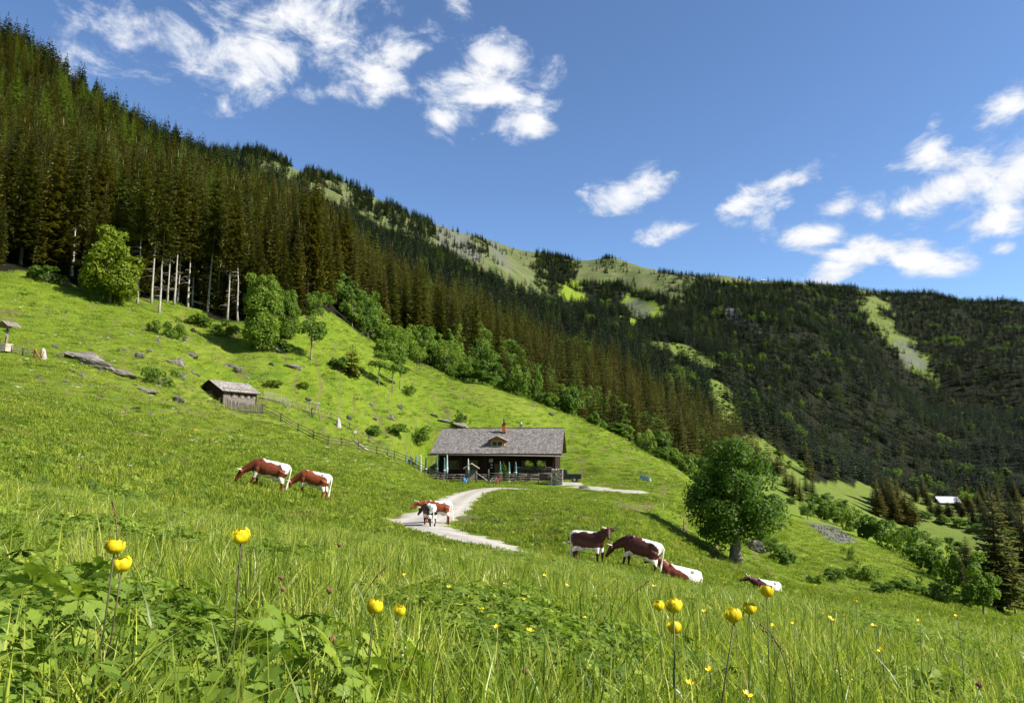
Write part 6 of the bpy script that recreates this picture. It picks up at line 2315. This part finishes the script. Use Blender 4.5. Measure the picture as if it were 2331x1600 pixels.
for a, b in (((-.55, 0, .1), (-.25, 0, 1.0)), ((-.35, -.05, 1.0), (.25, -.05, .0)), ((.2, 0, -.05), (.55, 0, .75))):
    MB().tube([a, b], .055, 6).build('pole', m_wood_orange, o, True)
for (u, v, d, w_, h_, lab) in ((100, 789, 70, 12, 22, 'whitened tree stump right of the shrine fence'), (770, 972, 99.5, 10, 18, 'whitened tree stump at the upper rail fence')):
    x_, y_, _ = cam_pt(u, v, d)
    q = random.Random(int(u))
    H_, W_ = h_ / FPX * d, w_ / FPX * d
    mb = MB()
    mb.tube([(0, 0, -.2), (.02, 0, H_ * .4), (-.04, .02, H_ * .8), (-.08, 0, H_ * 1.1)], [W_ * .75, W_ * .5, W_ * .42, W_ * .15], 8)
    for k in range(4):
        a = k * 1.6
        mb.tube([(0, 0, .12), (W_ * .9 * math.cos(a), W_ * .9 * math.sin(a), -.05)], [.1, .03], 5)
    s_ = mb.build('tree_stump', m_bark_pale, None, False, (x_, y_, gz(x_, y_)))
    tag(s_, lab, 'stump')

# ------------------------------------------------------------------ swing frame, signs
sw = Vector(cam_pt(712, 962, 99))
o = empty('swing_frame', (sw.x, sw.y, gz(sw.x, sw.y)), R(-12), 'wooden swing frame of poles beside the fences', 'swing')
MB().tube([(-1.5, 0, 2.05), (1.0, 0, 1.75)], .08, 7).build('top_beam', m_wood_pale, o, True)
for (a, b) in (((-.75, 0, 1.95), (-1.4, -.7, -.3)), ((-.75, 0, 1.95), (-.25, .5, -.2)), ((-.6, 0, 1.95), (-.1, -.7, -.35)), ((.75, 0, 1.8), (.15, -.7, -.4)), ((.75, 0, 1.8), (1.35, -.5, -.6))):
    MB().tube([a, b], .06, 6).build('leg', m_wood_grey, o, True)
for xx in (-.2, .3):
    MB().tube([(xx, 0, 1.85), (xx, 0, .4)], .012, 4).build('rope', m_wood_pale, o)
MB().box((.05, 0, .4), (.65, .25, .04)).build('seat', m_wood_grey, o)
sg_ = Vector(cam_pt(806, 1004, 98))
o = empty('sign_post', (sg_.x, sg_.y, gz(sg_.x, sg_.y)), 0, 'leaning sign with blank white panel inside the fenced strip', 'sign')
MB().beam((0, 0, -.2), (.1, 0, 1.0), .09, .09).build('post', m_wood_orange, o)
MB().box((.13, -.06, 1.05), (.34, .04, .36)).build('panel', m_white, o)
sg_ = Vector(cam_pt(822, 1012, 98))
o = MB().tube([(0, 0, -.2), (.02, 0, 1.9)], .05, 6).build('garden_pole', m_wood_orange, None, True, (sg_.x, sg_.y, gz(sg_.x, sg_.y)))
tag(o, 'single orange pole standing right of the white sign', 'pole')
lg0, lg1 = Vector(cam_pt(804, 1012, 97)), Vector(cam_pt(838, 1028, 95))
for p_ in (lg0, lg1):
    p_.z = gz(p_.x, p_.y) + .12
o = MB().tube([lg0 - lg0, (lg1 - lg0) * .5, lg1 - lg0], [.16, .2, .15], 8).build('fallen_log', m_bark_pale, None, True, lg0)
tag(o, 'pale fallen log inside the fenced strip below the sign', 'log')
for k, (u, v, d, lab) in enumerate(((1556, 1205, 66, 'thin black stake left of the big maple, farther one'), (1622, 1222, 64, 'thin black stake left of the big maple, nearer one'), (1510, 1168, 68, 'thin pale stake at the top of the maple shadow'), (1482, 1120, 78, 'thin dark stake at the end of the lane'))):
    p_, d_ = hit(u, v, 45)
    o = MB().tube([(0, 0, -.2), (.04, 0, .95)], .03, 5).build('stake', m_metal_dark if k != 2 else m_wood_pale, None, True, p_)
    tag(o, lab, 'stake', 'fence stakes near the maple')


# ------------------------------------------------------------------ far buildings
def far_building(name, u, v, wpx, hpx, dmin, label, roof_m, wall_m, rz, dmax=2600, rise=.35):
    p_, d = hit(u, v, dmin, dmax)
    W_, H_ = wpx / FPX * d, hpx / FPX * d
    o = empty(name, p_, rz, label, 'barn' if 'barn' in name else 'hut')
    D_ = W_ * .55
    he = H_ * (1 - rise)
    mb = MB()
    mb.box((0, 0, he / 2 - 1), (W_ * .94, D_ * .9, he + 2))
    for xx in (-W_ * .46, W_ * .46):
        mb.add([(xx, -D_ * .44, he), (xx, D_ * .44, he), (xx, 0, H_ - .15)], [(0, 1, 2)])
    mb.build('wall', wall_m, o)
    mb = MB()
    for sg in (-1, 1):
        vs = []
        for th_ in (0, .25):
            vs += [(-W_ / 2, sg * D_ * .56, he - .2 + th_), (W_ / 2, sg * D_ * .56, he - .2 + th_), (W_ / 2, 0, H_ + th_), (-W_ / 2, 0, H_ + th_)]
        mb.add(vs, [(0, 1, 2, 3), (7, 6, 5, 4), (0, 4, 5, 1), (1, 5, 6, 2), (3, 7, 4, 0), (2, 6, 7, 3)])
    mb.build('roof', roof_m, o)
    for k in (-1, 1):
        MB().box((k * W_ * .22, -D_ * .455, he * .45), (W_ * .12, .1, he * .4)).build('window', m_glass, o)
    MB().box((0, -D_ * .458, he * .35), (W_ * .13, .1, he * .7)).build('door', m_wood_fence, o)


far_building('far_barn', 2156, 1150, 48, 19, 350, 'far barn with bright metal roof among the valley trees', m_metal_roof, m_wood_dark, R(-6), 900, .62)
far_building('ridge_hut', 1672, 638, 9, 4, 1200, 'tiny pale hut on the skyline, left of the ridge huts', m_stone_grey, m_wood_pale, .1)
far_building('ridge_hut', 1697, 638, 11, 4, 1200, 'tiny pale hut on the skyline, middle of the ridge huts', m_stone_grey, m_wood_pale, -.1)
far_building('ridge_hut', 1738, 641, 12, 4, 1200, 'tiny pale hut on the skyline, right of the ridge huts', m_metal_roof, m_wood_pale, .05)

# ------------------------------------------------------------------ foreground flowers
m_globe = new_mat('globeflower_petal')
t = NT(m_globe)
gcl = t.ramp(t.noise(t.obj(), 40.0, 4, 0.6), [(0.3, (0.78, 0.60, 0.012)), (0.7, (0.88, 0.76, 0.03))])
gcl = t.mix(1.0, gcl, t.ramp(t.rnd(), [(0.0, (0.80, 0.68, 0.5)), (0.5, (1, 1, 1)), (1.0, (1.1, 1.1, 1.0))]), 'MULTIPLY')
pb = t.principled(gcl, 0.5, 0.25)
tr = t.n('ShaderNodeBsdfTranslucent', {'Color': t.mix(0.5, gcl, (0.95, 0.82, 0.04))}).outputs[0]
t.out(t.n('ShaderNodeMixShader', {0: 0.35, 1: pb, 2: tr}).outputs[0])
m_stem = simple_mat('flower_stem', (0.085, 0.115, 0.025), 0.6, 0.3, 0.3, 20)
m_stem_dk = simple_mat('flower_stem_dark', (0.070, 0.060, 0.022), 0.6, 0.3, 0.3, 20)
m_seed = simple_mat('seed_head', (0.19, 0.10, 0.045), 0.7, 0.3, 0.4, 60)
m_blue = simple_mat('blue_petal', (0.08, 0.12, 0.55), 0.6)


def petal_patch(a0, aw, lo, hi, R0, lift=1.0, n=5, m=5):
    """cupped petal: patch of a ball from latitude lo (below) to hi (above)"""
    mb = MB()
    vs = []
    for i in range(m):
        la = lo + (hi - lo) * i / (m - 1)
        wk = math.sin(PI * (0.14 + 0.76 * i / (m - 1))) ** .7
        for j in range(n):
            az_ = a0 + aw * wk * (j / (n - 1) - .5)
            rr2 = R0 * (1 + .05 * math.sin(j * 2.1 + i) - .07 * abs(j / (n - 1) - .5) * 2 + .10 * (i / (m - 1)) ** 3)
            vs.append((rr2 * math.cos(la) * math.cos(az_), rr2 * math.cos(la) * math.sin(az_), lift * rr2 * math.sin(la)))
    mb.add(vs, [(i * n + j, i * n + j + 1, (i + 1) * n + j + 1, (i + 1) * n + j) for i in range(m - 1) for j in range(n - 1)])
    return mb


PET = []
for ring, (cnt, lo, hi, R0) in enumerate(((5, -1.35, .78, 1.0), (5, -1.2, 1.0, .88), (4, -1.0, 1.2, .74))):
    for k in range(cnt):
        PET.append(petal_patch(2 * PI * (k + .5 * ring) / cnt, 2 * PI / cnt * 1.35, lo, hi - .1 * (k % 2), R0 * (1 + .03 * (k % 3)), .92).mesh('petal', m_globe, True))


def stem_to_ground(head, lean):
    """foot of a stem whose flower is at head"""
    fx, fy = head.x + lean[0], head.y + lean[1]
    return Vector((fx, fy, gz(fx, fy)))


def globeflower(u, v, dia, label, lean=(-.05, .03), dark=False, leaves=0):
    d = FPX * 0.034 / dia
    hd = Vector(cam_pt(u, v, d))
    ft = stem_to_ground(hd, lean)
    o = empty('globeflower', ft, 0, label, 'flower', 'globeflowers in the foreground')
    h = hd - ft
    rad_ = 0.0158
    mid_ = h * .55 + Vector((lean[0] * -.25, lean[1] * -.2, 0))
    MB().tube([(0, 0, -.03), h * .25 + Vector((lean[0] * -.15, 0, 0)), mid_, h - Vector((0, 0, rad_ * .8))], [.0022, .0020, .0017, .0014], 6).build('stem', m_stem_dk if dark else m_stem, o, True)
    tilt = Euler((rr_.uniform(-.25, .25), rr_.uniform(-.1, .35), rr_.uniform(0, 6.28)))
    fl = empty('blossom', h)
    fl.parent = o
    fl.rotation_euler = tilt
    fl.scale = (rad_,) * 3
    for me in PET:
        put('petal', me, fl, None, (rr_.uniform(-.16, .16), rr_.uniform(-.16, .16), rr_.uniform(-.15, .15)), (rr_.uniform(.93, 1.08), rr_.uniform(.93, 1.08), rr_.uniform(.85, 1.12)))
    for k in range(leaves):
        rl_ = np.random.default_rng(int(u) + k)
        c_ = h * (0.45 + .2 * k)
        V_, F_ = palm_leaf(rl_, c_, .045, rl_.uniform(0, 6.28), .5, 5)
        mb = MB()
        mb.add(V_, F_)
        mb.build('stem_leaf', m_herb, o)
    return o


globeflower(261, 1243, 43, 'upper one of two globeflowers at the left', (-.06, .02), True)
globeflower(278, 1284, 41, 'lower one of two globeflowers at the left', (-.07, .02), True)
globeflower(549, 1220, 42, 'tall orange-tinged globeflower on a straight stem below the left cows', (-.02, .01), True)
globeflower(853, 1379, 39, 'large globeflower with leafy stem, left one of the pair below the road', (-.08, .02), True, 2)
globeflower(910, 1389, 30, 'smaller globeflower, right one of the pair below the road', (-.12, .02), True, 1)
globeflower(1533, 1378, 39, 'large open globeflower, left cluster below the mahogany cows', (.0, .03))
globeflower(1500, 1377, 26, 'small globeflower beside the large open one', (.02, .03))
globeflower(1535, 1427, 34, 'globeflower hanging below the large open one', (-.02, .02))
globeflower(1670, 1399, 40, 'globeflower leaning right on a curved dark stem', (-.14, .03), True)
globeflower(1706, 1384, 31, 'globeflower up right of the leaning one', (-.03, .03))
globeflower(1745, 1344, 31, 'highest globeflower of the right-hand cluster', (.0, .03))

# buttercups
cup = []
for k in range(5):
    mb = MB()
    a = 2 * PI * k / 5
    vs = []
    for i in range(4):
        t_ = i / 3
        wv = .55 * math.sin(PI * (.12 + .72 * t_))
        for j in (-1, 0, 1):
            aa = a + j * wv
            rq = .15 + .85 * t_
            vs.append((rq * math.cos(aa), rq * math.sin(aa), .55 * t_ ** 1.6))
    mb.add(vs, [(i * 3 + j, i * 3 + j + 1, (i + 1) * 3 + j + 1, (i + 1) * 3 + j) for i in range(3) for j in range(2)])
    cup.append(mb.mesh('petal', m_yellow, True))
heart = MB().ell((0, 0, .12), (.22, .22, .18), None, 8, 5).mesh('flower_centre', m_globe, True)
BUTTER = [(432, 1290), (1000, 1393), (1100, 1387), (1130, 1428), (1207, 1437), (1195, 1365), (1022, 1337), (847, 1288), (905, 1316), (922, 1308), (1013, 1251), (1290, 1333), (1282, 1378), (1333, 1407), (1762, 1424), (1810, 1419), (1890, 1409), (1857, 1333), (1700, 1583), (555, 1456), (2010, 1481), (1617, 1526), (1570, 1556), (2095, 1413), (1490, 1335), (1065, 1360), (700, 1300), (1380, 1345), (1950, 1370), (1925, 1400), (2180, 1402), (1605, 1392), (1240, 1310), (1150, 1330), (205, 1490), (1990, 1425)]
for k, (u, v) in enumerate(BUTTER):
    d = float(np.interp(v, [1250, 1330, 1400, 1450, 1600], [5.2, 3.4, 2.6, 2.1, 1.4]))
    hd = Vector(cam_pt(u, v, d))
    ft = stem_to_ground(hd, (rr_.uniform(-.06, .06), rr_.uniform(0, .05)))
    o = empty('buttercup', ft, 0, 'small yellow buttercup among the foreground grass', 'flower', 'buttercups in the foreground meadow')
    h = hd - ft
    MB().tube([(0, 0, -.03), h * .5 + Vector((rr_.uniform(-.02, .02), 0, 0)), h], [.0018, .0015, .0012], 5).build('stem', m_stem, o, True)
    fl = empty('blossom', h)
    fl.parent = o
    fl.rotation_euler = (rr_.uniform(-.3, .6), rr_.uniform(-.3, .5), rr_.uniform(0, 6))
    fl.scale = (.0115 * rr_.uniform(.9, 1.15),) * 3
    for me in cup:
        put('petal', me, fl)
    put('flower_centre', heart, fl)

# faded heads and seed stems
mb = MB()
for k in range(9):
    a = 2 * PI * k / 9
    mb.tube([(0, 0, 0), (.6 * math.cos(a), .6 * math.sin(a), .7), (.45 * math.cos(a), .45 * math.sin(a), 1.5)], [.22, .24, .05], 5)
seed_m = mb.mesh('seed_head', m_seed, True)
SEEDS = [(772, 1241, 2.0, 'dark seed head on a tall stem in the middle of the meadow'), (750, 1346, 1.5, 'brown seed head on a tall stem above the broad leaves'), (640, 1316, 1.9, 'upper one of two rusty withered flower heads'), (643, 1342, 1.9, 'lower one of two rusty withered flower heads'), (757, 1456, 1.3, 'orange-brown withered head above the broad leaves'), (1118, 1378, 2.6, 'dark red withered head among the buttercups'), (1195, 1530, 1.3, 'brown withered head at the lower middle'), (2230, 1560, 1.4, 'brown withered head at the lower right')]
for (u, v, d, lab) in SEEDS:
    hd = Vector(cam_pt(u, v, d))
    ft = stem_to_ground(hd, (rr_.uniform(-.08, .02), .03))
    o = empty('withered_flower', ft, 0, lab, 'flower', 'withered heads in the meadow')
    h = hd - ft
    MB().tube([(0, 0, -.03), h * .5 + Vector((-.01, 0, 0)), h], [.0018, .0015, .0012], 5).build('stem', m_stem, o, True)
    put('seed_head', seed_m, o, h - Vector((0, 0, .004)), (rr_.uniform(-.2, .2), rr_.uniform(-.2, .2), 0), .0085)
# bent dark stalks standing out of the grass
STALK = [(268, 1215, 255, 1140, 1.9, 'dark withered stalk with forked top behind the left globeflowers'), (1790, 1490, 1730, 1420, 1.6, 'dry seed stalk bending left at the lower right'), (1480, 1320, 1410, 1380, 3.0, 'thin dark stalk leaning before the mahogany cows'), (880, 1290, 830, 1345, 2.6, 'pinkish seed plume above the left globeflower pair')]
for (u0, v0, u1, v1, d, lab) in STALK:
    a, b = Vector(cam_pt(u0, v0, d)), Vector(cam_pt(u1, v1, d))
    lo_, hi_ = (a, b) if a.z < b.z else (b, a)
    q_ = (lo_ - hi_) * 0.7
    ft = Vector((lo_.x + q_.x, lo_.y + .04, gz(lo_.x + q_.x, lo_.y + .04)))
    o = empty('dry_stalk', ft, 0, lab, 'stalk')
    MB().tube(catmull([(0, 0, -.02), tuple((lo_ - ft) * .8), tuple((lo_ - ft).lerp(hi_ - ft, .5) + Vector((0, 0, .006))), tuple(hi_ - ft)], 5), .0014, 5).build('stem', m_stem_dk, o, True)
    mb = MB()
    e_ = hi_ - ft
    di = (hi_ - lo_).normalized()
    for k in range(14):
        q_ = e_ - di * (.006 * k)
        mb.ell(q_ + Vector((rr_.uniform(-.004, .004), rr_.uniform(-.004, .004), rr_.uniform(-.003, .003))), (.0022, .0022, .0035), None, 5, 4)
    mb.build('seed_spike', m_seed, o)
